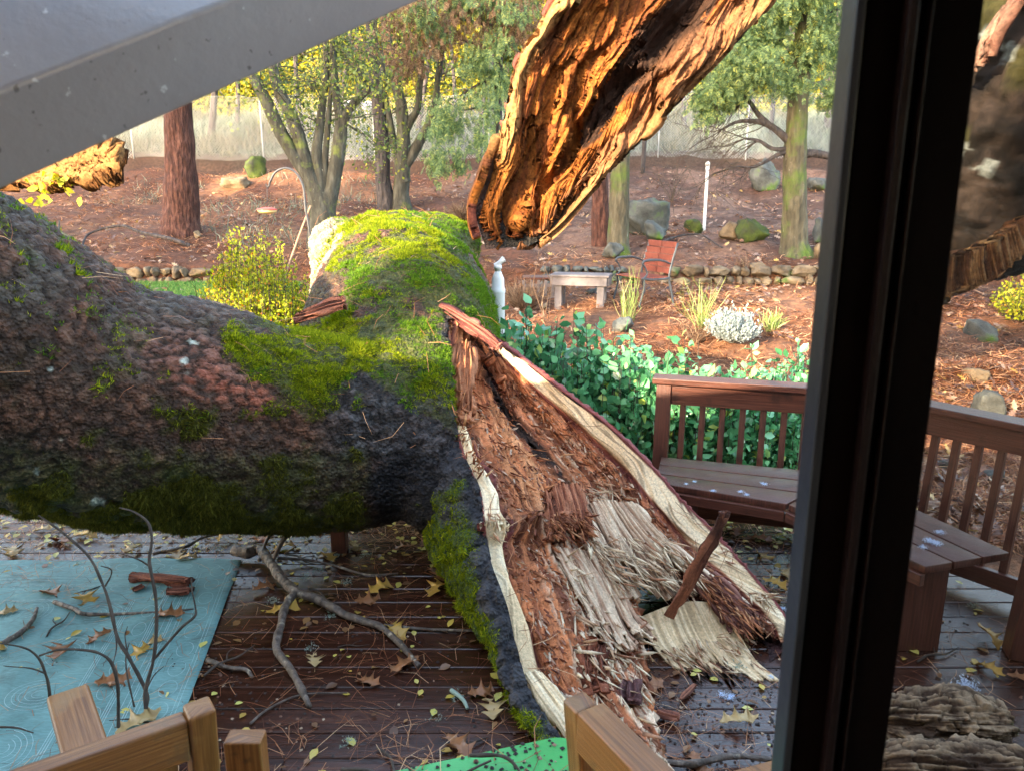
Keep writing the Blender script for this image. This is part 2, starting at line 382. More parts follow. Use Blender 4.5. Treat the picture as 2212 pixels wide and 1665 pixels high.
# ---------------------------------------------------------------- the house the photo is taken from
def M_wood(name, c0, c1, rough=.55, gs=(1, 1, 12), scale=3, bump=.25, vary=.35, spec=.4, coord='Object', rvar=None):
    m = M(name, [(.28, c0), (.72, c1)], scale, 8, rough, bump, 6, gs, coord, spec=spec, vary=vary, bdist=.003, rvar=rvar); return m
m_stain = M('reddish_stained_wood', [(.25, (.028, .011, .008)), (.5, (.10, .033, .021)), (.75, (.18, .072, .048))], 3, 9, .34, .6, 4, (34, 1, 1), coord='UV', patch=[((.02, .009, .007), 5, .56, .15)], spec=.5, vary=.3, bdist=.004)
m_siding = M('house_siding', [(.3, (.45, .43, .4)), (.7, (.52, .5, .47))], 4, 4, .8, .2, 40)
h = thing('house', 'grey sided house wall and roof around the open sliding door the view is taken through', 'house', (0, .5, -.3))
v, f = merge([box(-7, -1.15, .36, .50, -.3, 2.9), box(1.6, 6, .36, .50, -.3, 2.9), box(-1.15, 1.6, .36, .50, 2.55, 2.9), box(-1.15, 1.6, .30, .62, -.2, .42), box(-7, 6, -6.2, -6.05, -.3, 2.9)])
mk('wall', v, f, m_siding, h, smooth=False)
v, f = merge([(np.array([(-7.5, .60, 2.78), (6.5, .60, 2.78), (6.5, -3, 4.1), (-7.5, -3, 4.1), (-7.5, .60, 2.90), (6.5, .60, 2.90), (6.5, -3, 4.22), (-7.5, -3, 4.22)]), [tuple(q) for q in BOXF]),
              (np.array([(-7.5, -3, 4.1), (6.5, -3, 4.1), (6.5, -7, 2.78), (-7.5, -7, 2.78), (-7.5, -3, 4.22), (6.5, -3, 4.22), (6.5, -7, 2.90), (-7.5, -7, 2.90)]), [tuple(q) for q in BOXF])])
mk('roof', v, f, M('roof_shingle', [(.3, (.05, .05, .05)), (.7, (.1, .1, .1))], 30, 4, .9, .5, 60), h, smooth=False)
v, f = box(-7, 6, -6.1, .36, .38, .44); mk('floor', v, f, M_wood('interior_floor', (.12, .07, .04), (.2, .12, .07)), h, smooth=False)
v, f = box(-7, 6, -6.1, .36, 2.60, 2.66); mk('room_ceiling', v, f, m_siding, h, smooth=False)

# sliding door: black stile made of nested profiles, silver edge strip, tinted pane to its right
m_blk = M('black_door_frame', [(.3, (.0012, .0007, .0009)), (.7, (.0025, .0014, .0018))], 20, 4, .5, .1, 80, spec=.04)
m_blk2 = M('frame_ridge', [(.3, (.004, .0025, .004)), (.7, (.009, .006, .009))], 14, 5, .4, .2, 90, spec=.15)  # ridge profiles in a slightly less deep black than the stile
m_sil = M('silver_frame_edge', [(.3, (.011, .015, .026)), (.7, (.018, .025, .042))], 6, 4, .35, .1, 60, spec=.35)
d = thing('sliding_door', 'black sliding door stile with a pale metal edge on the right of the view', 'door', (.38, .62, .42))
def stile(name, pxt, pxb, Y, thick, m, par):
    # vertical bar whose left and right edges project to pxt at the top / bottom edges of the photo
    a = at(pxt[0], 60, Y); c_ = at(pxt[1], 60, Y); v, f = box(a[0], c_[0], Y, Y + thick, .42, 2.56)
    # follow the slight lean that the lens pitch gives by using true verticals only
    return bevel(mk(name, v, f, m, par, smooth=False), .0015)
stile('edge_strip', (1846, 1868), None, .640, .03, m_sil, d)
stile('stile', (1868, 2120), None, .646, .035, m_blk, d)
stile('ridge', (1962, 1984), None, .634, .012, m_blk2, d)
stile('ridge', (2009, 2014), None, .638, .008, m_blk2, d)
v, f = box(.3, 1.6, .63, .69, 2.50, 2.56); mk('head_rail', v, f, m_blk, d, smooth=False)
v, f = box(.3, 1.6, .63, .69, .42, .47); mk('bottom_rail', v, f, m_blk, d, smooth=False)
def glass(name, tint, gl):
    m = bpy.data.materials.new(name); m.use_nodes = True; n = m.node_tree; n.nodes.clear(); o = n.nodes.new('ShaderNodeOutputMaterial')
    t = n.nodes.new('ShaderNodeBsdfTransparent'); t.inputs[0].default_value = (*tint, 1); g = n.nodes.new('ShaderNodeBsdfGlossy'); g.inputs['Roughness'].default_value = .02
    x = n.nodes.new('ShaderNodeMixShader'); x.inputs[0].default_value = gl; n.links.new(t.outputs[0], x.inputs[1]); n.links.new(g.outputs[0], x.inputs[2]); n.links.new(x.outputs[0], o.inputs[0]); return m
v, f = box(at(2110, 60, .66)[0], 1.58, .655, .661, .47, 2.50); mk('glass_pane', v, f, glass('door_glass', (.78, .76, .74), .03), d, smooth=False)

# ---------------------------------------------------------------- near beam across the top left
m_beam = M('grey_painted_beam', [(.3, (.29, .27, .28)), (.7, (.36, .335, .345))], 3, 5, .30, .12, 50, coat=.8, patch=[((.12, .11, .11), 60, .665, .03), ((.6, .6, .62), 50, .68, .02)], spec=.9)
A = at(-260, 300, .80); Bq = at(760, -104, 1.12)
A2 = at(-260, 300 + 232, .82); B2 = at(760, -104 + 184, 1.16)      # lower arris
dd = (Bq - A) / np.linalg.norm(Bq - A); q = A2 - A; q -= dd * q.dot(dd); wl = np.linalg.norm(q); q /= wl
up = np.cross(dd, q); up = up if up[1] > 0 else -up                  # pointing away from the camera
th_ = rad(52); q2 = -q * math.cos(th_) + up * math.sin(th_)
back = q2 * .17
prof = [A * 0, q * wl, q * wl + back, back]
e0 = A - dd * .5; e1 = Bq + dd * .5
V = np.array([e0 + p for p in prof] + [e1 + p for p in prof])
bm_o = bevel(mk('painted_beam', V, BOXF.copy(), m_beam, smooth=False), .006, 3)
tag(bm_o, 'grey painted beam hanging diagonally across the top left corner', 'beam')

# ---------------------------------------------------------------- built-in deck bench with railing back
PA = np.array([.92, 4.58, 0]); PC = np.array([1.95, 4.28, 0]); PD = np.array([2.62, 3.42, 0]); PE = np.array([3.3, 2.75, 0])
def rail_run(root, a, b, n_sl, out, first_post=True, below=True):
    dv = (b - a); ln = np.linalg.norm(dv); u = dv / ln; lean = out * .10
    top = lambda p: p + (0, 0, .90) + lean
    bevel(mk('cap_rail', *merge([beam(top(a) + (0, 0, -.0) - u * .07, top(b) + u * .04, .145, .036)]), m_stain, root, smooth=False), .004)
    bevel(mk('top_rail', *merge([beam(top(a) + (0, 0, -.085) - out * .018 + u * .045, top(b) + (0, 0, -.085) - out * .018, .036, .125)]), m_stain, root, smooth=False), .003)
    bevel(mk('bottom_rail', *merge([beam(a + (0, 0, .10) + u * .04, b + (0, 0, .10), .036, .09)]), m_stain, root, smooth=False), .003)
    for k in range(n_sl):
        t = (k + 1) / (n_sl + 1); p = a + dv * t
        bevel(mk('slat', *merge([beam(p + (0, 0, .06) + out * .015, top(p) + (0, 0, -.11) + out * .012, .036, .036, u)]), m_stain, root, smooth=False), .003)
    if first_post: bevel(mk('post', *merge([beam(a + (0, 0, .002), top(a) + (0, 0, -.02), .09, .09, u)]), m_stain, root, smooth=False), .004)
def seat(root, poly_back, poly_front, nb, z=.45):
    for k in range(nb):
        a0, a1 = k / nb + .012, (k + 1) / nb - .012
        q = [poly_back[0] * (1 - a0) + poly_front[0] * a0, poly_back[1] * (1 - a0) + poly_front[1] * a0, poly_back[1] * (1 - a1) + poly_front[1] * a1, poly_back[0] * (1 - a1) + poly_front[0] * a1]
        V = np.array([(p[0], p[1], z - .036) for p in q] + [(p[0], p[1], z) for p in q]); bevel(mk('seat_board', V, BOXF.copy(), m_stain, root, smooth=False), .003)
    f0, f1 = poly_front
    bevel(mk('seat_apron', *merge([beam((f0[0], f0[1], z - .065), (f1[0], f1[1], z - .065), .03, .055)]), m_stain, root, smooth=False), .003)
bn1 = thing('deck_bench', 'dark red wooden bench with slatted railing back in front of the green hedge', 'bench', PA)
FA, FC = np.array([.80, 4.07, 0]), np.array([1.42, 3.76, 0]); FD = np.array([1.78, 3.06, 0]); BD = np.array([2.24, 3.20, 0])
o1 = np.array([.29, .95, 0]); o1 /= np.linalg.norm(o1); o2 = np.array([.75, .66, 0])
rail_run(bn1, PA, PC, 8, o1); seat(bn1, (PA + (0, -.06, 0), PC + (-.03, -.06, 0)), (FA, FC), 3)
bevel(mk('leg', *merge([beam((1.0, 4.12, .002), (1.0, 4.12, .41), .3, .04)]), m_stain, bn1, smooth=False), .003)
bn2 = thing('deck_bench', 'dark red wooden bench with slatted back at the right seen through the door glass', 'bench', PC)
rail_run(bn2, PC, PD, 9, o2, True); rail_run(bn2, PD, PE, 5, o2, False)
bevel(mk('post', *merge([beam((2.27, 3.08, .002), (2.36, 3.12, .96), .11, .11, o1)]), m_stain, bn2, smooth=False), .004)
seat(bn2, (PC + (-.04, -.1, 0), BD), (FC + (.012, -.008, 0), FD), 3)
bevel(mk('leg', *merge([box(1.72, 1.93, 3.12, 3.17, .002, .41)]), m_stain, bn2, smooth=False), .003)
p_ = atz(735, 1190, 0)
o = mk('bench_post', *merge([beam((p_[0], p_[1], .002), (p_[0], p_[1], .36), .085, .085, (0, 1, 0))]), m_stain, smooth=False); bevel(o, .004)
tag(o, 'short dark red wooden post standing under the fallen limb', 'post')

# ---------------------------------------------------------------- rug
R0 = atz(522, 1211, 0); R0[2] = .004; ux = np.array([-1, -.02, 0]); uy = np.array([.17, -.985, 0]); ux /= np.linalg.norm(ux); uy /= np.linalg.norm(uy)
def rp(a, b, z=0):
    a = np.asarray(a, float)[..., None]; b = np.asarray(b, float)[..., None]
    P = R0 + ux * a + uy * b; k = (a * 3.1 + b * 2.2)
    P[..., 2] = .012 + .006 * vn(np.concatenate([a * 3, b * 5, a * 0], -1)) + .004 * vn(np.concatenate([a * 9, b * 2, a * 0], -1)) + z; return P
rug = thing('rug', 'teal outdoor rug with white oval and swirl pattern lying on the wet deck', 'rug', R0)
RW, RL = 2.0, 2.75; a_, b_ = np.meshgrid(np.linspace(0, RW, 90), np.linspace(0, RL, 120), indexing='ij')
V = rp(a_, b_).reshape(-1, 3); m_rug, n, b = newmat('rug_weave'); L = n.links
cc = ramp(n, noise(n, 3, 4, .6), [(.3, (.10, .225, .22)), (.7, (.19, .36, .35))]); cc = mixn(n, ramp(n, noise(n, 5, 7, .7), [(.52, 0.), (.70, .55)]), cc, (.05, .06, .055)); cc = mixn(n, .35, cc, ramp(n, noise(n, 300, 1, .5, (.12, 1, 1)), [(.4, .35), (.6, 1.)]), 'MULTIPLY')
L.new(cc, b.inputs['Base Color']); b.inputs['Roughness'].default_value = .7
bn_ = n.nodes.new('ShaderNodeBump'); bn_.inputs['Strength'].default_value = .5; bn_.inputs['Distance'].default_value = .002; L.new(noise(n, 260, 2, .5, (.2, 1, 1)), bn_.inputs['Height']); L.new(bn_.outputs[0], b.inputs['Normal'])
o = mk('mat', V, gridF(90, 120), m_rug, rug); mod(o, 'SOLIDIFY', thickness=.005, offset=1)
P_ = []
def arc(a0, b0, ra, rb, t0=0, t1=6.2832, rot=0, k=26):
    t = np.linspace(t0, t1, k); x, y = np.cos(t) * ra, np.sin(t) * rb; P_.append(rp(a0 + x * math.cos(rot) - y * math.sin(rot), b0 + x * math.sin(rot) + y * math.cos(rot), .0065))
for k in range(13): arc(.16 + .15 * k, .105, .058, .036)
for k in range(18): arc(.105, .16 + .15 * k, .036, .058)
for k in range(11): arc(.42 + .15 * k, .34, .05, .032)
for k in range(15): arc(.36, .42 + .16 * k, .03, .055)
for e in (.035, .05, .185, .20, .26): 
    t = np.linspace(e, RW, 60); P_.append(rp(t, t * 0 + e, .0065)); t = np.linspace(e, RL, 80); P_.append(rp(t * 0 + e, t, .0065))
for i in range(5):
    for j in range(7):
        ca, cb = .62 + .33 * i, .58 + .33 * j
        for r_ in (.03, .055, .08, .105, .13): arc(ca, cb, r_, r_ * .8, .4 + r_ * 9, 5.2 + r_ * 6, i + j * 1.7)
v, f = ribbons(P_, .0020); mk('woven_pattern', v, f, M('rug_thread', [(.3, (.22, .38, .39)), (.7, (.42, .55, .55))], 30, 3, .8, 0), rug)
P_ = []
for e in (.225, .235, .30, .31, .32, .46, .47, .48):
    t = np.linspace(e, RW, 60); P_.append(rp(t, t * 0 + e, .0065)); t = np.linspace(e, RL, 80); P_.append(rp(t * 0 + e, t, .0065))
v, f = ribbons(P_, .0026); mk('border_stripes', v, f, bpy.data.materials['rug_thread'], rug)
# ================================================================ THE FALLEN OAK
def sph(px, py, Y, r): return np.array([*at(px, py, Y), r])
oak = thing('fallen_tree', 'huge mossy oak trunk fallen across the deck, split open at its near end', 'tree', (-.3, 3.9, 0))
limb = [sph(-700, 520, 2.9, .70), sph(-300, 650, 3.25, .70), sph(0, 775, 3.55, .665), sph(200, 862, 3.72, .62), sph(400, 893, 3.88, .60), sph(600, 925, 4.02, .545), sph(800, 930, 4.15, .53), sph(905, 905, 4.2, .48)]
trk = [sph(985, 1130, 3.75, .20), sph(960, 1040, 3.92, .33), sph(935, 970, 4.05, .42), sph(895, 880, 4.3, .52), sph(870, 770, 4.75, .61), sph(868, 690, 5.3, .64), sph(868, 655, 5.8, .65), sph(874, 638, 6.2, .64), sph(882, 622, 6.5, .61), sph(885, 605, 6.75, .48)]
ridge = [sph(740, 600, 6.0, .40), sph(800, 592, 6.1, .44), sph(900, 590, 6.15, .47), sph(950, 592, 6.15, .45), sph(985, 610, 6.1, .38)]
stub = [sph(840, 640, 5.9, .5), sph(770, 560, 6.0, .42), sph(735, 525, 6.05, .27), sph(732, 495, 6.0, .16)]
parts = []
for pts, k in ((limb, 60), (trk, 60), (stub, 20), (ridge, 20)):
    A = np.array(pts); v, f = tube(A[:, :3], A[:, 3], n=40, seg=k); parts.append((v, f))
v, f = merge(parts); tmp = mk('tmp', v, f, None, origin=(0, 0, 0)); r = mod(tmp, 'REMESH', mode='VOXEL', voxel_size=.019); mod(tmp, 'SMOOTH', factor=.6, iterations=34)
dg = bpy.context.evaluated_depsgraph_get(); ev = tmp.evaluated_get(dg); me = ev.to_mesh()
TV = np.empty(len(me.vertices) * 3, np.float32); me.vertices.foreach_get('co', TV); TV = TV.reshape(-1, 3).astype(float)
TN = np.empty(len(me.vertices) * 3, np.float32); me.vertices.foreach_get('normal', TN); TN = TN.reshape(-1, 3).astype(float)
TF = np.array([tuple(p.vertices) for p in me.polygons if len(p.vertices) == 4]); T3 = [tuple(p.vertices) for p in me.polygons if len(p.vertices) != 4]
ev.to_mesh_clear(); bpy.data.objects.remove(tmp)
keep = (TV[:, 1] > 2.2) & (TV[:, 0] > -4.2)
# --- split face control columns: (px, py, Y)
CA = np.array([
 [(968,690,4.32),(972,692,4.33),(978,694,4.35),(988,697,4.37),(995,700,4.38)],
 [(972,790,4.12),(985,800,4.14),(1000,803,4.25),(1020,805,4.36),(1050,800,4.42)],
 [(977,880,3.90),(1000,880,3.93),(1022,885,4.08),(1050,885,4.22),(1085,875,4.36)],
 [(1000,980,3.63),(1028,975,3.66),(1062,972,3.84),(1105,970,3.94),(1150,958,4.12)],
 [(1035,1060,3.45),(1072,1055,3.47),(1112,1055,3.64),(1168,1046,3.76),(1230,1032,3.93)],
 [(1045,1150,3.28),(1097,1146,3.30),(1140,1144,3.44),(1210,1140,3.54),(1290,1120,3.68)],
 [(1060,1225,3.12),(1115,1225,3.14),(1165,1232,3.24),(1250,1240,3.32),(1345,1232,3.40)],
 [(1090,1310,2.98),(1148,1310,3.00),(1195,1320,3.04),(1280,1332,3.13),(1382,1325,3.20)],
 [(1110,1400,2.84),(1170,1400,2.86),(1215,1405,2.88),(1300,1410,2.93),(1392,1405,2.99)],
 [(1140,1500,2.66),(1190,1495,2.68),(1240,1497,2.69),(1330,1500,2.72),(1405,1500,2.75)],
 [(1200,1590,2.42),(1228,1590,2.42),(1270,1595,2.43),(1350,1600,2.44),(1422,1600,2.47)],
 [(1262,1700,2.19),(1280,1700,2.19),(1320,1700,2.19),(1385,1700,2.2),(1448,1700,2.22)]], float)
CB = np.array([
 [(995,700,4.38),(998,700,4.40),(1001,700,4.40),(1005,700,4.40),(1012,698,4.40)],
 [(1050,800,4.42),(1062,786,4.45),(1072,776,4.44),(1085,771,4.42),(1120,768,4.38)],
 [(1085,875,4.36),(1118,864,4.37),(1145,858,4.34),(1172,850,4.32),(1215,842,4.25)],
 [(1150,958,4.12),(1190,945,4.19),(1225,935,4.17),(1262,925,4.15),(1308,912,4.08)],
 [(1230,1032,3.93),(1275,1024,3.98),(1315,1018,3.98),(1352,1010,3.98),(1402,1000,3.92)],
 [(1290,1120,3.68),(1335,1112,3.80),(1380,1104,3.82),(1424,1095,3.78),(1478,1082,3.74)],
 [(1345,1215,3.46),(1400,1195,3.58),(1450,1180,3.62),(1494,1168,3.62),(1548,1152,3.59)],
 [(1440,1268,3.30),(1480,1254,3.40),(1520,1245,3.43),(1560,1232,3.44),(1608,1218,3.43)],
 [(1520,1318,3.21),(1550,1304,3.27),(1578,1294,3.31),(1610,1282,3.33),(1655,1272,3.33)],
 [(1600,1368,3.13),(1625,1352,3.17),(1645,1344,3.19),(1668,1336,3.21),(1698,1330,3.21)],
 [(1655,1412,3.04),(1668,1402,3.05),(1680,1394,3.07),(1690,1386,3.08),(1706,1380,3.08)]], float)
def world_grid(C):
    return np.array([[at(*q) for q in row] for row in C])
def resurf(G, ns, nt):
    A = cr(G, ns); return np.swapaxes(cr(np.swapaxes(A, 0, 1), nt), 0, 1)
def gnorm(P):
    a = np.gradient(P, axis=0); b = np.gradient(P, axis=1); n = np.cross(a, b); n /= np.linalg.norm(n, axis=-1)[..., None] + 1e-9
    tc = EYE - P; s = np.sign((n * tc).sum(-1)); return n * s[..., None]
def ragged(ns, nt, ends, seed, amp, start=None):
    """keep mask for faces: rows up to ends[t] (0..1) with splintered noise"""
    t = np.linspace(0, 1, nt - 1); e = np.interp(t, *ends); e = e + amp * (fbm(np.stack([t * 22, t * 0, t * 0], -1), 3, seed) + .9 * vn(np.stack([t * 70, t * 0 + 5, t * 0], -1), seed))
    s = np.linspace(0, 1, ns - 1)[:, None]; k = s < e[None]
    if start is not None: k &= s > start
    return k
WOOD = dict(pale=(.84, .62, .36), cream=(.96, .79, .53), orange=(.72, .26, .105), brown=(.46, .15, .062), purple=(.13, .028, .03), pink=(.22, .06, .055), rot=(.78, .60, .42), dark=(.030, .018, .014))
def wood_strip(name, C, ns, nt, side, ends, seed, colf, parent, thick=.035, amp=.03, dispf=None, m=None, blk=(9, 16, .022, .26, 1.2), side_r=.0, ck=.65):
    P = resurf(world_grid(C), ns, nt); N = gnorm(P)
    ds = np.linalg.norm(np.diff(P, axis=0), axis=-1).mean(1); s = np.concatenate([[0], np.cumsum(ds)])[:, None] * np.ones(nt)
    dt = np.linalg.norm(np.diff(P, axis=1), axis=-1); wdt = np.concatenate([np.zeros((ns, 1)), np.cumsum(dt, 1)], 1)
    t = np.linspace(0, 1, nt)[None] * np.ones((ns, 1))
    wrp = fbm(np.stack([s * 2.5, wdt * 5, t * 0], -1), 3, seed + 70) * .05; G = np.stack([s * 2.6, (wdt + wrp) * 34, t * 0], -1)
    ww = wdt + wrp; g1 = fibre(s, ww, 1.5, 17, seed); g1 = .6 - 1.6 * np.abs(g1) + .25 * g1; g2 = fibre(s, ww, 5, 60, seed + 9, 4, .7); g3 = fbm(np.stack([s * 2.2, wdt * 7, s * 0], -1), 3, seed + 20)
    cv, ce = cells(np.stack([s * blk[0] + .35 * g3, ww * blk[1] + .4 * g3, s * 0], -1), seed + 40); cv2, ce2 = cells(np.stack([s * blk[0] * 2.6, ww * blk[1] * 2.4, s * 0], -1), seed + 50)
    bh = (cv - .5) * blk[2] + (cv2 - .5) * blk[2] * .45; crk = (1 - sst(.0, .10, ce)) * .8 + (1 - sst(0, .09, ce2)) * .4
    h = dispf(s, t, wdt, g1, g2, g3); inn = sst(blk[3] - .02, blk[3] + .05, t) * (1 - sst(blk[4] - .05, blk[4] + .02, t)); h = h + (bh - crk * .006) * inn; P = P + N * h[..., None]
    P[..., 2] = np.maximum(P[..., 2], .006)
    c = colf(s, t, wdt, g1, g2, g3, h); c = mixc(c, np.asarray(c) * .3, np.clip(crk, 0, 1) * (.12 + .88 * inn) * ck); c = c * (.82 + .36 * cv * inn + .18 * (1 - inn))[..., None]
    F = gridF(ns, nt); k = ragged(ns, nt, ends, seed, amp); er = side_r * (fibre(s[:-1, :-1], s[:-1, :-1] * 0, 9, 1, seed + 3, 4, .7) + .6); k = k & (t[:-1, :-1] > er) & (t[:-1, :-1] < 1 - side_r * (fibre(s[:-1, :-1], s[:-1, :-1] * 0, 9, 1, seed + 5, 4, .7) + .6)); F = F[k.ravel()]
    o = mk(name, P.reshape(-1, 3), F, m or m_split, parent, col=c.reshape(-1, 3)); mod(o, 'SOLIDIFY', thickness=thick, offset=-1 if True else 1, use_rim=True)
    return o, P, N
m_split = M('split_wood', None, 90, 6, .7, .8, 90, attr=True, bdist=.008, spec=.25, arange=(.72, 1.15))
# wet sheen and fine fibres come from bump only
def capA(s, t, w_, g1, g2, g3):
    ins = sst(.19, .27, t); return g1 * (.002 + .012 * ins) + g2 * (.001 + .010 * ins) + g3 * .045 * ins - .028 * np.exp(-((t - .27) / .05) ** 2) + .055 * np.exp(-((s - 1.36) / .045) ** 2) * (.5 + g2) * (t < .6) - .055 * sst(1.40, 1.46, s) * (1 - sst(.45, .7, t))
def colA(s, t, w_, g1, g2, g3, h):
    c = mixc(WOOD['orange'], WOOD['brown'], sst(-.2, .7, g2)); c = mixc(c, (.72, .32, .14), sst(.0, .5, g3) * (1 - sst(1.2, 1.6, s))); c = mixc(c, (.13, .045, .03), sst(.1, -.7, g1) * .7)
    rot = sst(.05, .45, g1 + .5 * g2) * sst(.52, .66, t + .1 * g3) * sst(1.2, 1.6, s); c = mixc(c, WOOD['rot'], rot * .9)
    c = mixc(c, WOOD['dark'], sst(.90, .97, t + .03 * g1) * sst(.2, .4, s) * (1 - sst(1.1, 1.3, s)))
    bd = .235 + .03 * g3; c = mixc(c, WOOD['purple'], np.exp(-((t - bd - .05) / .035) ** 2) * .9)
    pale = mixc(WOOD['pale'], WOOD['cream'], sst(-.4, .4, g1)); pk = (1 - sst(bd - .012, bd + .012, t)) * sst(.50, .62, s + .08 * g3); c = mixc(c, pale, pk)
    c = mixc(c, (.20, .12, .06), sst(.5, .8, g2) * pk * .5)
    return mixc(c, WOOD['pink'], (1 - sst(.02, .042, t + .012 * g2)))
sA, PAg, NAg = wood_strip('split_wood', CA, 420, 150, 0, ([0, .3, .55, .8, 1], [.99, .99, .99, .96, .97]), 31, colA, oak, dispf=capA)
def capB(s, t, w_, g1, g2, g3):
    ins = 1 - sst(.70, .78, t); hole = np.exp(-((s - .36) / .12) ** 2 - ((t - .05 - .2 * (s - .3)) / .06) ** 2)
    return g1 * (.002 + .012 * ins) + g2 * (.001 + .010 * ins) + g3 * .04 * ins - .02 * np.exp(-((t - .70) / .05) ** 2) - .14 * hole - .035 * (1 - sst(0, .08, t)) * sst(.4, .7, s)
def colB(s, t, w_, g1, g2, g3, h):
    c = mixc((.70, .29, .14), WOOD['brown'], sst(-.1, .7, g2)); c = mixc(c, (.13, .045, .03), sst(.1, -.7, g1) * .7); rot = sst(.15, .5, g1 + .5 * g2 - .2 * (1 - sst(.5, 1.4, s))) * sst(.3, 1.2, s) * (1 - sst(.40, .60, t)) ; c = mixc(c, WOOD['rot'], rot * .85)
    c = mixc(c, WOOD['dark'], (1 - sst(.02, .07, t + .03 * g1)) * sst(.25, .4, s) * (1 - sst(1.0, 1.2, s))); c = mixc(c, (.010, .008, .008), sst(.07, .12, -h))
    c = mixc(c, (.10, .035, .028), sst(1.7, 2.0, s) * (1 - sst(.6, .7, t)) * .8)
    bd = .745 + .025 * g3; c = mixc(c, WOOD['purple'], np.exp(-((t - bd + .045) / .04) ** 2) * .9)
    pale = mixc(WOOD['pale'], WOOD['cream'], sst(-.4, .4, g1)); pk = sst(bd - .012, bd + .012, t); c = mixc(c, pale, pk)
    c = mixc(c, (.13, .08, .05), sst(.45, .7, g2) * pk * .6); return mixc(c, WOOD['pink'], sst(.955, .975, t + .01 * g2))
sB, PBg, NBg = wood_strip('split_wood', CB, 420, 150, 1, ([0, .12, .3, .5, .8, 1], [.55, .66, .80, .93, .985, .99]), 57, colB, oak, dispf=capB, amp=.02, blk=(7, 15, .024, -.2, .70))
sA['label'] = 'orange-brown left half of the split with a pale rim'; sB['label'] = 'right half of the split with a broad cream rim'

# push the trunk skin behind the open split
grid = np.concatenate([PAg[::6, ::6].reshape(-1, 3), PBg[::6, ::6].reshape(-1, 3)]); gx, gy, gd = proj(grid); kd = KDTree(len(grid))
for i in range(len(grid)): kd.insert((gx[i], gy[i], 0), i)
kd.balance(); tx, ty, td = proj(TV)
poly = np.array([(q[0][0] + 4, q[0][1]) for q in CA[:10]] + [(q[-1][0] + 20, q[-1][1]) for q in CB[::-1]])
def inpoly(x, y, P):
    r = np.zeros(x.shape, bool); j = len(P) - 1
    for i in range(len(P)):
        xi, yi = P[i]; xj, yj = P[j]; r ^= ((yi > y) != (yj > y)) & (x < (xj - xi) * (y - yi) / (yj - yi + 1e-9) + xi); j = i
    return r
ins = np.where(inpoly(tx, ty, poly))[0]
for i in ins:
    _, j, _d = kd.find((tx[i], ty[i], 0)); tgt = gd[j] + .07 + .05
    if td[i] < tgt + .0: TV[i] = EYE + (TV[i] - EYE) * (tgt / td[i])
# --- bark relief
bark_h = lambda P: None
WQ = np.stack([fbm(TV * 5, 3, 3 + k) for k in range(3)], -1)
w1, w2 = worley(TV * (6.5, 17, 17) + WQ * 1.1, 4); plate = sst(.03, .35, w2 - w1)
w3, w4 = worley(TV * (18, 42, 42) + np.stack([fbm(TV * 14, 2, 9 + k) for k in range(3)], -1) * 1.2, 14); plate2 = sst(.02, .3, w4 - w3)
lump = fbm(TV * 2.3, 3, 8)
TV2 = TV + TN * ((plate - .6) * .013 + (plate2 - .6) * .009 - np.abs(fbm(TV * (6, 13, 13), 4, 12, .6)) * .014 + lump * .026 + fbm(TV * 40, 2, 6) * .006)[:, None]
TV2[:, 2] = np.maximum(TV2[:, 2], .02)
tx, ty, td = proj(TV2)
big = fbm(TV * 1.6, 4, 40); med = fbm(TV * 5.5, 4, 44); fine = fbm(TV * 26, 3, 48)
# moss cover 0..1 (also places the moss tufts): top of the trunk, belly of the limb, saddle, left skirt of the split
def mossf(P, N):
    x, y, d = proj(P); b_ = fbm(P * 2.6, 4, 60); f_ = fbm(P * 8, 4, 64) * 1.25; nz = N[:, 2]
    trunk = sst(610, 700, x - (760 - y) * .2 + 60) * (1 - sst(820, 930, y + b_ * 70)) * sst(-.1, .35, nz + .25 * b_ + .55 * sst(900, 980, x))
    trunk = trunk * sst(690, 760, x + 18 * f_ + (y - 520) * .2); trunk = trunk * sst(-.52, -.22, b_ + .6 * f_ + .35 * sst(740, 900, x) - .35 * sst(700, 800, y) * (1 - sst(820, 940, x)))
    saddle = np.exp(-((x - 615) / 120) ** 2 - ((y - 765 - (x - 560) * .25) / 62) ** 2) * 1.4; saddle = sst(.35, .7, saddle + .3 * f_ + .2 * b_)
    tx_ = 0; saddle2 = sst(.45, .8, np.exp(-((x - 700) / 150) ** 2 - ((y - 722) / 22) ** 2) * 1.3 + .35 * f_)
    belly = sst(940, 1080, y + b_ * 60 - (x < 300) * 0) * (1 - sst(740, 800, x)) * sst(-.35, .25, f_ + b_ * .5 + sst(1000, 1100, y) * .7 - .1)
    mid = sst(.25, .6, f_ + .5 * b_ - .05) * (x < 780) * sst(760, 900, y) * .55
    crest = (x < 330) * sst(.35, .7, nz - .45 + .5 * f_) * .5
    return np.clip(np.maximum.reduce([trunk * (x > 560) * (d > 3.9), saddle, saddle2, belly, mid, crest]), 0, 1)
moss = mossf(TV, TN)
c = mixc((.17, .075, .043), (.075, .040, .024), sst(-.4, .5, med)); c = mixc(c, (.22, .14, .10), sst(.2, .6, fine) * .4); c = mixc(c, (.012, .008, .006), (1 - plate * (.35 + .65 * plate2)) * .8)
c = mixc(c, mixc((.085, .075, .022), (.045, .042, .016), sst(-.3, .3, fine)), sst(-.1, .5, big + .5 * med + 1.1 * sst(900, 1080, ty) - .25) * .75 * (tx < 800) * sst(.1, .6, plate * .6 + plate2 * .4)); red = np.exp(-((tx - 470) / 190) ** 2 - ((ty - 800 - (tx - 450) * .35) / 80) ** 2); c = mixc(c, (.42, .12, .07), sst(.2, .8, red + .25 * med) * .8 * plate)
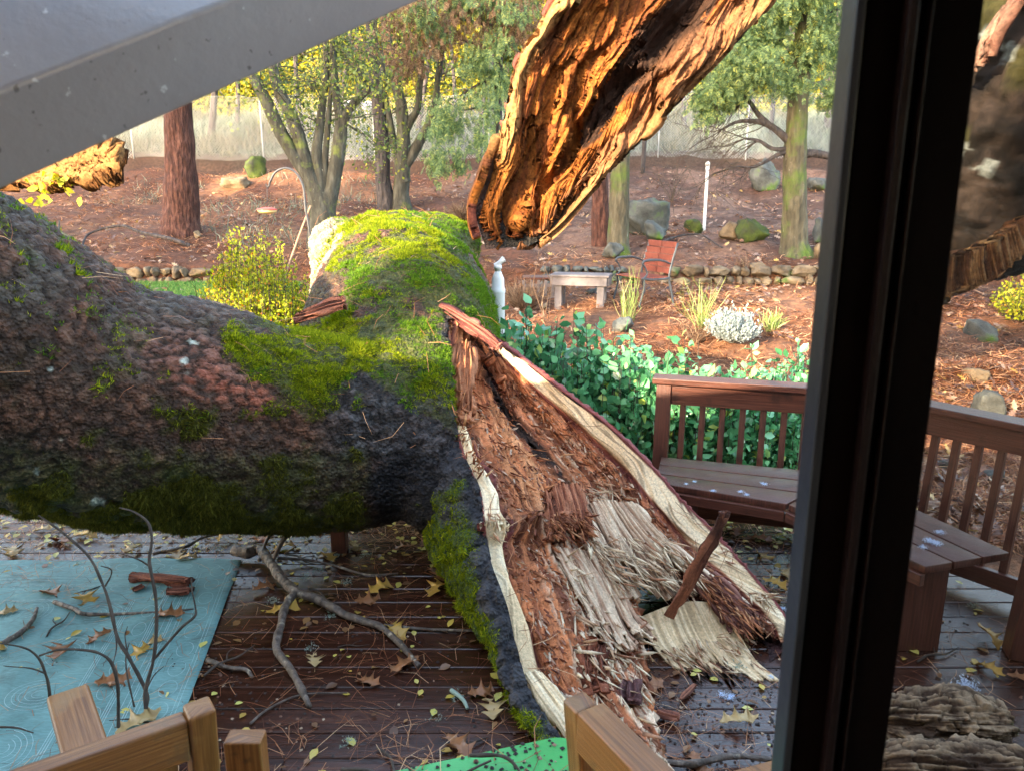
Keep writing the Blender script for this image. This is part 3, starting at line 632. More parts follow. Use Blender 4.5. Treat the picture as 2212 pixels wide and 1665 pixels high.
gr = sst(650, 780, tx) * sst(640, 760, ty) * (1 - sst(960, 1060, ty + med * 40)); c = mixc(c, mixc((.12, .13, .145), (.035, .038, .045), sst(-.3, .4, fine)) * (.25 + .75 * (plate2 * plate))[:, None], gr * .8)  # blue-grey sky sheen of the wet bark near the crotch, painted into the colour
gr2 = sst(.1, .5, TN[:, 2] - .2 + .4 * med) * (tx < 560); c = mixc(c, (.13, .12, .10), gr2 * .55 * plate)
c = mixc(c, (.012, .012, .016), sst(.5, .9, np.exp(-((tx - 880) / 110) ** 2 - ((ty - 1060) / 110) ** 2) * 1.3) * .9)  # shadow under the crotch painted into the bark colour
lich = sst(1.05, 1.12, fbm(TV * 9, 3, 70) + .30 * fine) * (tx < 650); c = mixc(c, (.5, .55, .48), lich)
pale = sst(805, 740, tx + med * 14) * (TV[:, 1] > 5.2) * (ty < 640); c = mixc(c, mixc((.46, .36, .25), (.24, .185, .125), sst(-.2, .3, fine)), pale)
mcol = mixc((.04, .055, .012), (.09, .10, .018), sst(-.4, .4, fine)); c = mixc(c, mcol, moss * .85)
m_bark = M('mossy_bark', None, 38, 8, .6, 1.0, 48, attr=True, bdist=.018, spec=.3, vor=60, arange=(.6, 1.15))
mk_ = keep
idx = -np.ones(len(TV), int); idx[mk_] = np.arange(mk_.sum()); fk = mk_[TF].all(1)
tr_o = mk('trunk', TV2[mk_], idx[TF[fk]], m_bark, oak, col=c[mk_])

# outer bark skirt below the left rim of the split, reaching the deck; and under the right rim
ns = 240; L0 = cr(world_grid(CA)[:, 0], ns); R0_ = cr(world_grid(CB)[:, -1], ns); SK = [(925, 985, 3.95), (922, 1060, 3.75), (945, 1120, 3.62), (985, 1200, 3.42), (1020, 1290, 3.22), (1062, 1390, 3.0), (1090, 1470, 2.84), (1125, 1550, 2.66), (1215, 1660, 2.38), (1262, 1705, 2.19)]
B0 = cr(np.array([at(*q) for q in SK]), ns); i0 = int(ns * 2.6 / 11); L1 = cr(L0[i0:int(ns * .985)], ns)
prof = []
for a, b_ in zip(L1, B0):
    g = b_ * (1, 1, 0) + np.array([.06, .02, .004]); b2 = b_.copy(); b2[2] = max(b_[2], .03); b2 = b2 * .5 + (a * .5 + g * .5) * .5 + np.array([-.06, -.02, 0]) * min(1, a[2] * 2)
    prof.append(cr(np.array([a + (.012, .012, -.006), a * .75 + b2 * .25 + np.array([-.045, -.02, .0]), b2, b2 * .4 + g * .6 + np.array([-.02, 0, 0]), g + (.12, .1, 0)]), 50))
SP = np.array(prof); SNn = gnorm(SP)
q = SP.reshape(-1, 3); a1, a2 = worley(q * 10, 4); hh = sst(.03, .28, a2 - a1) * .02 + fbm(q * 30, 3, 9) * .008; SP2 = SP + SNn * hh.reshape(SP.shape[:2])[..., None]; SP2[..., 2] = np.maximum(SP2[..., 2], .003)
sc_ = mixc((.03, .03, .036), (.065, .06, .065), sst(-.3, .5, fbm(q * 12, 3, 3))); sm_ = np.linspace(0, 1, ns)[:, None] * np.ones(50); tt = np.linspace(0, 1, 50)[None] * np.ones((ns, 1))
smoss = np.clip(sst(.10, .30, tt + .2 * fbm(SP * 6, 3, 5) - .25 * (1 - sst(.0, .35, sm_))) * (1 - sst(.90, .96, sm_)), 0, 1).ravel()
sc_ = mixc(sc_, (.06, .10, .015), smoss * .85)
mk('bark', SP2.reshape(-1, 3), gridF(ns, 50), m_bark, oak, col=sc_)
R1 = R0_; prof = []
for k, a in enumerate(R1):
    g = np.array([a[0] - .10, a[1] - .05, max(.004, a[2] - .42)]); prof.append(cr(np.array([a + (-.012, -.004, -.004), a + (.022, .02, -.05), a * .5 + g * .5 + np.array([.06, .07, -.03]), g]), 26))
q = np.array(prof); q[..., 2] = np.maximum(q[..., 2], .003); nq = gnorm(q); q = q + nq * (fbm(q * 7, 4, 9) * .006)[..., None]; q[..., 2] = np.maximum(q[..., 2], .003)
mk('bark', q.reshape(-1, 3)[:], gridF(ns, 26), m_bark, oak, col=mixc((.10, .035, .035), (.035, .02, .02), sst(-.3, .3, fbm(q.reshape(-1, 3) * 12, 3, 3))))

# --- moss tufts
m_moss = leafmat('moss_tufts', [(0, (.075, .11, .010)), (.45, (.18, .24, .013)), (.8, (.31, .35, .018)), (1, (.42, .42, .025))], .85, .3, .1)
m_moss2 = leafmat('dark_moss_tufts', [(0, (.035, .038, .009)), (.5, (.085, .085, .014)), (1, (.16, .15, .022))], .85, .3, .1)
TUFT = (np.array([(-.10, 0, 0), (.10, 0, 0), (.02, 1, .15), (0, .0, -.1), (.0, .0, .1), (-.45, .8, .1), (-.05, 0, 0), (.08, 0, .05), (.45, .75, -.2), (0, 0, .1), (.05, 0, -.1), (.05, .6, .5)]), np.array([(0, 1, 2), (3, 4, 5), (6, 7, 8), (9, 10, 11)]))
def tufts(name, VF, n, mf, size, m, parent, droop=0.):
    P, N = sample(VF, n, mf); D = N + rng.normal(size=N.shape) * .45 + np.array([0, 0, .25 - droop]); B = basis(D)
    sz = size * rng.uniform(.5, 1.3, n) * np.clip(.8 + .8 * vn(P * 9, 3) + .3 * vn(P * 30, 5), .25, 2.)
    v, f = inst(TUFT[0], TUFT[1], P - N * .003, B, sz); o = mk(name, v, f, m, parent, smooth=False); return o
TVF = (TV2, TF[fk]); dwn = lambda P, N: (lambda x, y, d: sst(840, 930, y) * (x < 790))(*proj(P))
m_moss3 = leafmat('green_moss_tufts', [(0, (.045, .10, .012)), (.5, (.10, .20, .02)), (1, (.20, .30, .03))], .85, .3, .1)
grn = lambda P: sst(-.15, .2, vn(P * 3.1, 9) + .5 * vn(P * 11, 8) + .9 * sst(900, 1040, proj(P)[0]) - .2)  # random green patches, plus the trunk's shaded right side painted greener
o = tufts('moss', TVF, 90000, lambda P, N: mossf(P, N) ** 1.6 * (1 - dwn(P, N)) * (1 - grn(P)), .026, m_moss, oak); o['kind'] = 'stuff'
o = tufts('moss', TVF, 70000, lambda P, N: mossf(P, N) ** 1.6 * (1 - dwn(P, N)) * grn(P), .022, m_moss3, oak); o['kind'] = 'stuff'
o = tufts('moss', TVF, 70000, lambda P, N: mossf(P, N) ** 1.5 * dwn(P, N) * (proj(P)[0] > -150), .030, m_moss2, oak, .7); o['kind'] = 'stuff'
smf = smoss.reshape(ns, 50)[:-1, :-1].ravel(); fw = {'n': 0}
def skm(P, N): return np.concatenate([smf, smf])[:len(P)] if len(P) <= 2 * len(smf) else np.ones(len(P))
o = tufts('moss', (SP2.reshape(-1, 3), gridF(ns, 50)), 30000, skm, .028, m_moss, oak, .9); o['kind'] = 'stuff'

# --- ragged rotten shelves and shards inside the split
def slab(name, rows, ns_, nt_, seed, c0, c1, thick, ends, parent=None, amp=.06, rough=.02, m=None, white=.0, fw=42, ckd=.6):
    G = np.array([[q if isinstance(q, np.ndarray) else at(*q) for q in r] for r in rows]); P = resurf(G, ns_, nt_); N = gnorm(P)
    s = np.linspace(0, 1, ns_)[:, None] * np.ones(nt_); ln = np.linalg.norm(P[-1, 0] - P[0, 0]); wd = np.linalg.norm(P[0, -1] - P[0, 0]) + .02
    t = np.linspace(0, 1, nt_)[None] * np.ones((ns_, 1)); g1 = fibre(s * ln, t * wd, 2.2, fw, seed); g1 = .5 - 1.5 * np.abs(g1); g2 = fibre(s * ln, t * wd, 7, 70, seed + 3, 4, .7)
    P = P + N * (g1 * rough + g2 * rough * .6)[..., None]; P[..., 2] = np.maximum(P[..., 2], .008)
    cc = mixc(c0, c1, sst(-.35, .45, g1 + .4 * g2)); cc = mixc(cc, WOOD['dark'], sst(.3, 1.2, -g1) * ckd); F = gridF(ns_, nt_)[ragged(ns_, nt_, ends, seed, amp).ravel()]
    o = mk(name, P.reshape(-1, 3), F, m or m_split, parent, col=cc.reshape(-1, 3)); mod(o, 'SOLIDIFY', thickness=thick, offset=-1); return o
one = ([0, 1], [.93, .93])
slab('splinter', [[(1385,1330,3.22),(1470,1300,3.26),(1560,1300,3.26)],[(1410,1390,3.12),(1500,1372,3.16),(1595,1365,3.17)],[(1450,1440,3.01),(1540,1430,3.03),(1635,1430,3.03)],[(1500,1500,2.92),(1590,1500,2.90),(1680,1495,2.90)]], 150, 120, 71, (.70, .50, .28), (.90, .70, .44), .018, ([0, .2, .3, .5, .6, .75, 1], [.70, .80, .62, .78, .66, .95, .97]), oak, .12, .0016, fw=30, ckd=.3)['label'] = 'pale jagged splinter fan lying on the wet deck'
def shards(name, parent, picks, n, ln, wd, seed, m, gdir, tilt=.35, lift=.012):
    rs = np.random.default_rng(seed); P = []; N = []
    for k in range(n):
        PG, NG, s0, s1, t0, t1 = picks[rs.integers(0, len(picks))]; i = int((s0 + (s1 - s0) * rs.random()) * (PG.shape[0] - 1)); j = int((t0 + (t1 - t0) * rs.random()) * (PG.shape[1] - 1)); P.append(PG[i, j] + NG[i, j] * lift * rs.random()); N.append(NG[i, j])
    P = np.array(P); N = np.array(N); D = gdir + rs.normal(size=P.shape) * tilt + N * rs.uniform(-.1, .45, (n, 1)); B = basis(D)
    T = np.array([(-.5, 0, 0), (.5, 0, .0), (.3, .55, .5), (-.35, .5, .5), (.42, .7, .1), (-.1, 1, .2), (-.45, .62, .0), (0, .4, -.5)]); TFc = np.array([(0, 1, 2), (0, 2, 3), (1, 4, 2), (2, 4, 5), (3, 2, 5), (3, 5, 6), (0, 3, 6), (0, 6, 7), (1, 7, 4), (4, 7, 5), (6, 5, 7), (0, 7, 1)])
    L_ = ln * rs.uniform(.35, 1.3, n) ** 1.3; W_ = wd * rs.uniform(.4, 1.5, n); TT = T[None] * np.stack([W_, L_, W_ * .55], -1)[:, None]
    V = np.einsum('nij,nkj->nki', B, TT) + P[:, None]; V[..., 2] = np.maximum(V[..., 2], .004); F = (TFc[None] + (np.arange(n) * 8)[:, None, None]).reshape(-1, 3)
    o = mk(name, V.reshape(-1, 3), F, m, parent, smooth=False); o['kind'] = 'stuff'; return o
m_sh1 = M('pale_shards', None, 60, 5, .75, .8, 80, isl=[(0, (.36, .15, .08)), (.25, (.55, .32, .18)), (.6, (.78, .60, .40)), (1, (.92, .76, .52))], stretch=(1, 1, 1), bdist=.004)
m_sh2 = M('red_shards', None, 60, 5, .75, .8, 80, isl=[(0, (.14, .04, .02)), (.4, (.36, .12, .05)), (.8, (.58, .24, .10)), (1, (.70, .42, .22))], bdist=.004)
GD = np.array([.42, -.86, -.28])
shards('pale_shards', oak, [(PAg, NAg, .52, .74, .62, .98), (PBg, NBg, .42, .74, .02, .42), (PAg, NAg, .62, .92, .55, .98)], 520, .13, .012, 5, m_sh1, GD)
shards('red_shards', oak, [(PAg, NAg, .08, .60, .30, .98), (PBg, NBg, .12, .70, .02, .62)], 420, .09, .010, 6, m_sh2, GD)
shards('pale_shards', oak, [(PAg, NAg, .40, .47, .0, .22), (PAg, NAg, .86, .93, .02, .3), (PBg, NBg, .62, .70, .78, .98), (PBg, NBg, .80, .84, .78, .98)], 90, .07, .010, 8, m_sh1, GD, .5)
shards('red_shards', oak, [(PAg, NAg, .10, .34, .02, .2)], 120, .10, .010, 7, m_sh2, np.array([.2, -.6, .5]), .4)
slab('splinter', [[(1235,1095,3.62),(1300,1080,3.66),(1370,1085,3.68)],[(1262,1160,3.46),(1340,1150,3.52),(1430,1150,3.54)],[(1290,1220,3.34),(1390,1222,3.38),(1500,1215,3.42)],[(1330,1285,3.20),(1440,1290,3.24),(1560,1270,3.30)]], 160, 130, 73, (.50, .31, .20), WOOD['rot'], .022, ([0, .15, .3, .5, .7, 1], [.80, .92, .66, .78, .58, .70]), oak, .22, .013)['label'] = 'white rotted fibrous shelf of wood'
slab('splinter', [[(1175,1060,3.66),(1210,1045,3.70),(1255,1045,3.72)],[(1185,1110,3.50),(1225,1100,3.52),(1275,1100,3.56)],[(1180,1165,3.38),(1235,1160,3.40),(1290,1165,3.42)]], 80, 70, 75, (.24, .075, .04), (.44, .17, .085), .03, ([0, .3, .5, .8, 1], [.8, .95, .7, .9, .75]), oak, .2, .018)
slab('splinter', [[(1195,1180,3.36),(1250,1185,3.37),(1300,1190,3.38)],[(1230,1250,3.22),(1290,1260,3.24),(1345,1262,3.25)],[(1275,1330,3.07),(1330,1340,3.08),(1385,1335,3.1)],[(1310,1400,2.95),(1370,1400,2.95),(1430,1375,3.02)]], 120, 80, 77, (.52, .31, .20), WOOD['rot'], .02, ([0, .5, 1], [.8, .9, .75]), oak, .18, .012)
slab('splinter', [[(1130,1455,2.76),(1150,1448,2.77),(1172,1450,2.77)],[(1180,1530,2.60),(1205,1520,2.60),(1228,1520,2.60)],[(1225,1600,2.46),(1245,1590,2.46),(1262,1590,2.46)]], 70, 30, 79, WOOD['pale'], WOOD['cream'], .03, one, oak, .05, .006)
slab('splinter', [[(1270,1390,2.93),(1300,1380,2.93)],[(1262,1440,2.80),(1305,1435,2.80)],[(1275,1500,2.68),(1325,1500,2.68)]], 40, 30, 81, (.12, .035, .02), (.26, .08, .04), .04, one, oak, .15, .03)
slab('splinter', [[(1345,1470,2.76),(1372,1465,2.76)],[(1338,1490,2.70),(1378,1488,2.70)],[(1345,1518,2.66),(1372,1515,2.66)]], 30, 26, 83, (.10, .04, .04), (.20, .09, .08), .03, one, oak, .1, .012)
slab('splinter', [[(990,740,4.24),(1004,738,4.25),(1020,745,4.25)],[(978,800,4.06),(1000,800,4.07),(1022,805,4.08)],[(982,870,3.90),(1000,868,3.92),(1020,870,3.93)],[(990,920,3.80),(1005,915,3.80),(1018,918,3.80)]], 80, 40, 85, (.22, .08, .04), (.42, .17, .08), .03, one, oak, .12, .03)
slab('splinter', [[(1480,1240,3.36),(1540,1235,3.38)],[(1530,1300,3.24),(1600,1290,3.27)],[(1590,1370,3.12),(1660,1350,3.15)]], 70, 50, 87, (.12, .045, .035), (.26, .11, .08), .02, ([0, .5, 1], [.8, .95, .7]), oak, .16, .012)

def ridgepts(rows, n, seed, endw=.75):
    G = np.array([[at(*q) for q in r] for r in rows]); P = resurf(G, 60, 40); return P, gnorm(P)
for rows, m, n, ln in (([[(1410,1390,3.12),(1500,1372,3.16),(1595,1365,3.17)],[(1450,1440,3.01),(1540,1430,3.03),(1635,1430,3.03)],[(1500,1480,2.93),(1590,1480,2.92),(1670,1478,2.92)]], m_sh1, 130, .10),
                    ([[(1262,1160,3.44),(1340,1150,3.50),(1430,1150,3.52)],[(1290,1220,3.32),(1390,1222,3.36),(1500,1215,3.40)],[(1310,1260,3.22),(1410,1262,3.28),(1530,1250,3.34)]], m_sh1, 260, .13),
                    ([[(1185,1110,3.49),(1225,1100,3.51),(1275,1100,3.55)],[(1180,1165,3.37),(1235,1160,3.39),(1290,1165,3.41)]], m_sh2, 110, .08),
                    ([[(1480,1240,3.36),(1540,1235,3.38)],[(1530,1300,3.24),(1600,1290,3.27)],[(1590,1370,3.12),(1660,1350,3.15)]], m_sh2, 120, .09)):
    PG, NG = ridgepts(rows, 0, 0); shards('shards', oak, [(PG, NG, .05, .98, .02, .98)], n, ln, .009, n, m, GD, .22, .02)
# ---------------------------------------------------------------- upper broken half: hangs from above, hollow side to the camera
HP = [[(1046,540,4.80),(1075,528,4.84),(1100,520,4.86),(1122,525,4.86),(1145,533,4.84)],
      [(1026,455,4.76),(1070,470,4.86),(1115,480,4.93),(1160,485,4.93),(1205,490,4.84)],
      [(1048,385,4.70),(1100,395,4.83),(1160,405,4.95),(1215,412,4.92),(1270,420,4.80)],
      [(1074,300,4.62),(1135,315,4.76),(1205,330,4.95),(1275,342,4.88),(1340,350,4.73)],
      [(1096,210,4.54),(1165,228,4.68),(1250,245,4.90),(1340,262,4.82),(1420,274,4.65)],
      [(1118,125,4.46),(1200,142,4.60),(1300,162,4.84),(1405,180,4.74),(1496,194,4.56)],
      [(1164,52,4.38),(1255,65,4.52),(1365,85,4.76),(1480,105,4.64),(1572,118,4.46)],
      [(1205,-30,4.30),(1310,-20,4.44),(1430,0,4.68),(1560,15,4.55),(1655,20,4.36)],
      [(1262,-160,4.2),(1370,-150,4.34),(1500,-125,4.58),(1640,-105,4.45),(1740,-100,4.26)],
      [(1330,-320,4.1),(1440,-310,4.22),(1580,-290,4.46),(1730,-270,4.33),(1840,-260,4.14)]]
HP = np.array(HP, float)
for r_ in HP: r_[1:4, 2] = r_[0, 2] + (r_[4, 2] - r_[0, 2]) * np.array([.25, .5, .75]) + np.array([.045, .12, .03])
up_root = thing('hanging_trunk', 'orange-brown hollow half of a torn trunk hanging down from above in the middle', 'broken trunk', at(1060, 520, 4.8))
def capH(s, t, w_, g1, g2, g3):
    rd = .05 * np.sin((t * 13 + g3 * 3.2 + s * .7)) + .012 * np.sin(t * 37 + g3 * 6); ins = sst(.01, .06, t) * (1 - sst(.94, .99, t))
    return (rd + g1 * .016 + g3 * .06) * ins + g2 * .008 * ins + .03 * np.abs(vn(np.stack([s * 2, w_ * 16, s * 0], -1), 5)) * ins - .16 * np.exp(-((t - .60 - .06 * g3) / .06) ** 2) * sst(.5, 1.2, s)
def colH(s, t, w_, g1, g2, g3, h):
    c = mixc((.37, .118, .022), (.21, .058, .014), sst(-.3, .6, g2 + .5 * g3)); c = mixc(c, (.43, .155, .032), sst(.3, .7, g1)); c = mixc(c, (.13, .04, .015), sst(-.1, -.8, g1) * .7)
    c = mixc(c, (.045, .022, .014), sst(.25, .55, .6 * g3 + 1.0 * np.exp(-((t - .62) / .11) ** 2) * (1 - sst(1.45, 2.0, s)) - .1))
    c = mixc(c, (.38, .20, .075), (1 - sst(.08, .14, t + .05 * g3)) * (1 - sst(1.5, 1.95, s))); c = mixc(c, (.26, .115, .055), sst(.72, .80, t + .05 * g3) * .8); c = mixc(c, (.30, .15, .06), sst(.92, .95, t + .03 * g2) * .8)
    return mixc(c, (.20, .06, .04), 1 - sst(.008, .02, t + .006 * g2))
m_hang = M('torn_heartwood', None, 50, 6, .8, .8, 60, attr=True, bdist=.012, spec=.15)
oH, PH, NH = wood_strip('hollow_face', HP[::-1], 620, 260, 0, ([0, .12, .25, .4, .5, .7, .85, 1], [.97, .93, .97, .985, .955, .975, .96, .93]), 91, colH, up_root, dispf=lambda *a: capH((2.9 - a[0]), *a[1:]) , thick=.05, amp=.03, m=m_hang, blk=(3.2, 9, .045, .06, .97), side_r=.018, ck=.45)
# bark back
Lh = cr(world_grid(HP)[:, 0], 160); Rh = cr(world_grid(HP)[:, -1], 160); prof = []
for k, (a, b_) in enumerate(zip(Lh, Rh)):
    f_ = min(1, .12 + k / 60); wd = np.linalg.norm(a - b_); mid = (a + b_) / 2; bk = np.array([.25, 1, .12]) * wd * .62 * f_
    prof.append(cr(np.array([a + (.006, .03, 0), a * .84 + mid * .16 + bk * .45, mid + bk, b_ * .84 + mid * .16 + bk * .45, b_ + (-.006, .03, 0)]), 60))
q = np.array(prof); a1, a2 = worley(q.reshape(-1, 3) * 11, 4); q2 = q - gnorm(q) * ((sst(.03, .3, a2 - a1) * .005 + fbm(q.reshape(-1, 3) * 9, 3, 3) * .004).reshape(q.shape[:2])[..., None])
mk('bark', q2.reshape(-1, 3), gridF(160, 60), m_bark, up_root, col=mixc((.08, .05, .04), (.03, .025, .02), sst(-.3, .3, fbm(q.reshape(-1, 3) * 9, 3, 3))))
def strand(root, n, area, Y, seed, cols, ln=(.05, .16)):
    for k in range(n):
        px = random.uniform(*area[:2]); py = random.uniform(*area[2:]); a = at(px, py, Y); L_ = random.uniform(*ln)
        P = np.array([a, a + (random.gauss(0, .012), -.01, -L_ * .5), a + (random.gauss(0, .02), -.015, -L_)])
        v, f = tube(P, [.006, .005, .0012], 5, 8); mk('hanging_fibre', v, f, cols, up_root)
m_fib = M('pale_fibre', [(.3, (.45, .28, .14)), (.7, (.68, .48, .28))], 20, 4, .8, .3, 60)

# ---------------------------------------------------------------- lichen-dark limb at the right, seen through the pane
rl = thing('broken_limb', 'dark lichen-spotted limb with a torn lower end seen through the glass at the far right', 'broken limb', at(2120, 600, 2.9))
A = np.array([sph(2050, 560, 2.95, .17), sph(2085, 500, 2.95, .27), sph(2135, 420, 2.95, .33), sph(2215, 260, 2.93, .37), sph(2330, 40, 2.9, .40), sph(2480, -220, 2.85, .43), sph(2640, -480, 2.8, .45)])
v, f = tube(A[:, :3], A[:, 3], 120, 260, cap=False)
q = v; a1, a2 = worley(q * (13, 13, 7), 24); T_, N_, B_ = frames(cr(A[:, :3], 260)); ctr = np.repeat(cr(A[:, :3], 260), 120, 0); dn = (q - ctr); dn /= np.linalg.norm(dn, axis=1)[:, None]
q2 = q + dn * (sst(.03, .3, a2 - a1) * .022 + fbm(q * 5, 4, 3) * .035 + fbm(q * 30, 2, 4) * .006)[:, None]
cc = mixc((.045, .033, .027), (.012, .010, .009), sst(-.3, .4, fbm(q * 14, 3, 3))); cc = mixc(cc, (.10, .10, .03), sst(.2, .5, fbm(q * 5, 3, 31)) * .6); cc = mixc(cc, (.30, .34, .33), sst(.62, .75, fbm(q * 12, 4, 41) + .2 * fbm(q * 40, 2, 3)))
mk('bark', q2, f, M('dark_lichened_bark', None, 30, 8, .8, .6, 30, attr=True, bdist=.012, spec=.15), rl, col=cc * .75)
slab('torn_wood', [[(2035,560,2.70),(2100,545,2.66),(2180,500,2.64),(2290,400,2.66)],[(2030,625,2.72),(2100,590,2.68),(2190,545,2.66),(2300,455,2.68)],[(2022,680,2.74),(2110,640,2.70),(2200,590,2.68),(2310,500,2.70)]], 60, 260, 97, (.16, .07, .03), (.34, .20, .09), .04, ([0, .2, .5, 1], [.85, .7, .8, .75]), rl, .10, .01, m=m_hang)
slab('torn_wood', [[(2095,160,2.66),(2140,120,2.62)],[(2120,105,2.64),(2160,70,2.6)],[(2165,40,2.62),(2200,10,2.58)],[(2225,-50,2.6),(2260,-60,2.56)]], 80, 30, 99, (.20, .09, .065), (.38, .23, .17), .02, one, rl, .02, .008, m=m_hang)

# torn orange stub poking out under the beam at the left, with yellow leaves
ls = thing('torn_limb', 'torn tan limb end poking out from behind the grey beam at the left', 'broken limb', at(170, 350, 5.4))
slab('torn_wood', [[(-560,160,5.9),(-540,330,5.9)],[(-250,250,5.7),(-230,370,5.7)],[(60,355,5.5),(84,390,5.5)],[(120,330,5.45),(135,382,5.45)],[(190,305,5.40),(196,384,5.40)],[(240,318,5.36),(238,376,5.36)],[(272,345,5.34),(262,366,5.34)]], 260, 70, 101, (.15, .06, .018), (.33, .16, .055), .10, ([0, .2, .4, .6, .8, 1], [.92, .80, .97, .85, .95, .8]), ls, .12, .014, m=m_hang)
def leaf_cluster(name, m, parent, pts, n, spread, size, T=LEAF, droop=.3, up=0):
    P = np.asarray(pts)[rng.integers(0, len(pts), n)] + rng.normal(size=(n, 3)) * spread
    D = rng.normal(size=(n, 3)); D[:, 2] += up - droop; v, f = inst(T[0], T[1], P, basis(D), size * rng.uniform(.6, 1.3, n)); return mk(name, v, f, m, parent, smooth=False)
m_yel = leafmat('yellow_green_leaves', [(0, (.26, .30, .03)), (.5, (.42, .42, .04)), (1, (.56, .50, .05))], .5, .35, .3)
leaf_cluster('leaves', m_yel, ls, [at(90, 392, 5.3), at(110, 400, 5.3), at(85, 425, 5.3), at(140, 385, 5.3), at(88, 410, 5.3)], 46, .05, .06)

# ================================================================ STANDING TREES
def mbark(name, c0, c1, c2, sx=9, deep=1., patch=None, rough=.85):
    return M(name, [(.25, c0), (.5, c1), (.75, c2)], sx, 8, rough, deep, sx * 1.2, (1, 1, .28), 'Object', patch=patch, bdist=.06, vor=sx * .9)
m_pine = mbark('plated_pine_bark', (.012, .006, .006), (.07, .028, .021), (.17, .08, .06), 17, 1.)
m_oakb = mbark('grey_green_bark', (.018, .018, .015), (.048, .047, .038), (.11, .11, .092), 10, .6, [((.12, .15, .035), 3, .55, .15), ((.45, .46, .42), 30, .70, .04)])
m_dark = mbark('dark_trunk_bark', (.018, .016, .018), (.05, .042, .042), (.10, .085, .085), 12, 1.)
m_mossy = mbark('moss_streaked_bark', (.025, .022, .014), (.075, .065, .042), (.14, .125, .085), 12, .8, [((.07, .115, .015), 1.6, .49, .16), ((.3, .3, .28), 26, .68, .05)])
m_leafg = leafmat('dull_green_leaves', [(0, (.03, .055, .02)), (.5, (.09, .14, .035)), (.85, (.22, .26, .05)), (1, (.38, .36, .05))], .45, .4)
m_cedar = leafmat('cedar_sprays', [(0, (.045, .08, .04)), (.5, (.12, .19, .08)), (.85, (.23, .32, .13)), (1, (.40, .42, .10))], .6, .35, .3)
m_needle_dead = leafmat('dead_hanging_needles', [(0, (.08, .045, .03)), (.6, (.20, .125, .08)), (1, (.32, .23, .15))], .8, .3, .1)
def rise(P, k=0): return P
def pxpath(pts, Y):  # image positions at one distance (a tree seen side on)
    out = []
    for q in pts:
        y = Y + (q[3] if len(q) > 3 else 0); p = at(q[0], q[1], y); out.append([*p, q[2] / 2 / FPX * (y * CT + (2 - p[2]) * ST)])
    return np.array(out)
def trunk_mesh(name, paths, m, parent, n=12, rough=.10, flare=None):
    ps = []
    for A in paths:
        v, f = tube(A[:, :3], A[:, 3], n, max(8, len(A) * 9), rough=rough, seed=len(ps), nfreq=3.2, cap=False); ps.append((v, f))
    v, f = mergeQ(ps); return mk(name, v, f, m, parent)
def twigs(starts, n_, ln, r, seed, grav=.0, kids=2, bend=.35):
    """recursive wispy branches: starts = list of (point, direction)"""
    rs = np.random.default_rng(seed); out = []; ends = []
    def go(p, d, L_, r_, dep):
        k = 6; P = [p]; d = d / np.linalg.norm(d)
        for i in range(k):
            d = d + rs.normal(size=3) * bend * .5 + np.array([0, 0, -grav]); d /= np.linalg.norm(d); P.append(P[-1] + d * L_ / k)
        out.append(np.c_[np.array(P), np.linspace(r_, r_ * .35, k + 1)]); ends.extend(P[2:])
        if dep < kids:
            for j in range(rs.integers(2, 4)):
                i = rs.integers(2, k + 1); go(P[i], d + rs.normal(size=3) * .7, L_ * rs.uniform(.45, .75), r_ * .5, dep + 1)
    for (p, d) in starts:
        for _ in range(n_): go(np.asarray(p, float), np.asarray(d, float) + rs.normal(size=3) * .25, ln * rs.uniform(.7, 1.2), r, 0)
    return out, ends
def twigmesh(paths, n=4): return mergeQ([tube(A[:, :3], A[:, 3], n, None, cap=False) for A in paths])
def ground_root(px, py, Y=None):
    p = gp(px, py); return p
# --- big pine, left
def tree_root(name, label, px, py, Y): p = at(px, py, Y); p[2] = gz(p[0], Y) - .02; return thing(name, label, 'tree', p)
def tree_thing(name, label, paths, Y, m, n=14, rough=.08):
    A = [pxpath(p, Y) for p in paths]; b0 = A[0][0]; g = float(gz(b0[0], b0[1])); A[0] = np.concatenate([[[b0[0], b0[1], min(g, b0[2]) - .15, b0[3] * 1.08]], A[0]])
    r = thing(name, label, 'tree', (b0[0], b0[1], g)); trunk_mesh('trunk', A, m, r, n, rough); return r, A
pine, _ = tree_thing('pine_tree', 'straight pine trunk with dark red plated bark standing left of the yellow shrub', [[(391,500,88),(391,480,80),(391,440,74),(390,380,68),(387,300,60),(384,220,56),(378,60,50),(368,-200,44),(355,-500,36)]], 16.6, m_pine, 30, .10)
# --- multi-stemmed tree, centre left
T1 = [[(692,528,60),(694,490,56),(697,460,56),(690,430,50),(672,385,40),(640,340,34),(608,290,30),(585,240,28),(560,190,25),(540,150,20),(525,90,16)],
      [(690,435,46),(672,390,36),(655,330,30),(640,280,28),(622,235,27),(602,195,25),(590,150,20),(575,90,14)],
      [(700,450,50),(716,410,34),(726,360,31),(733,310,30),(737,262,26),(728,215,20),(722,160,16),(716,60,10)],
      [(694,420,34),(690,370,26),(684,330,24),(690,280,20),(697,220,17),(705,150,14),(700,60,10)],
      [(737,275,24),(752,240,20),(772,215,17),(800,190,13),(830,150,10)],
      [(700,405,26),(702,350,16),(706,300,13),(710,250,12),(716,190,9)]]
t1, A1 = tree_thing('multi_stemmed_tree', 'grey-green tree forking into several leaning stems behind the bird feeder pole', T1, 15.4, m_oakb, 12, .07)
st = [(A[int(len(A) * q)][:3], (rng.normal() * .6, rng.normal() * .4, .4)) for A in A1 for q in (.6, .8)] + [(A[-1][:3], (0, 0, 1)) for A in A1]
tw, en = twigs(st, 3, 1.0, .014, 5, .06, 2); v, f = twigmesh(tw); mk('branches', v, f, m_oakb, t1)
leaf_cluster('crown', m_leafg, t1, en, 4800, .11, .075, QLEAF, .4)
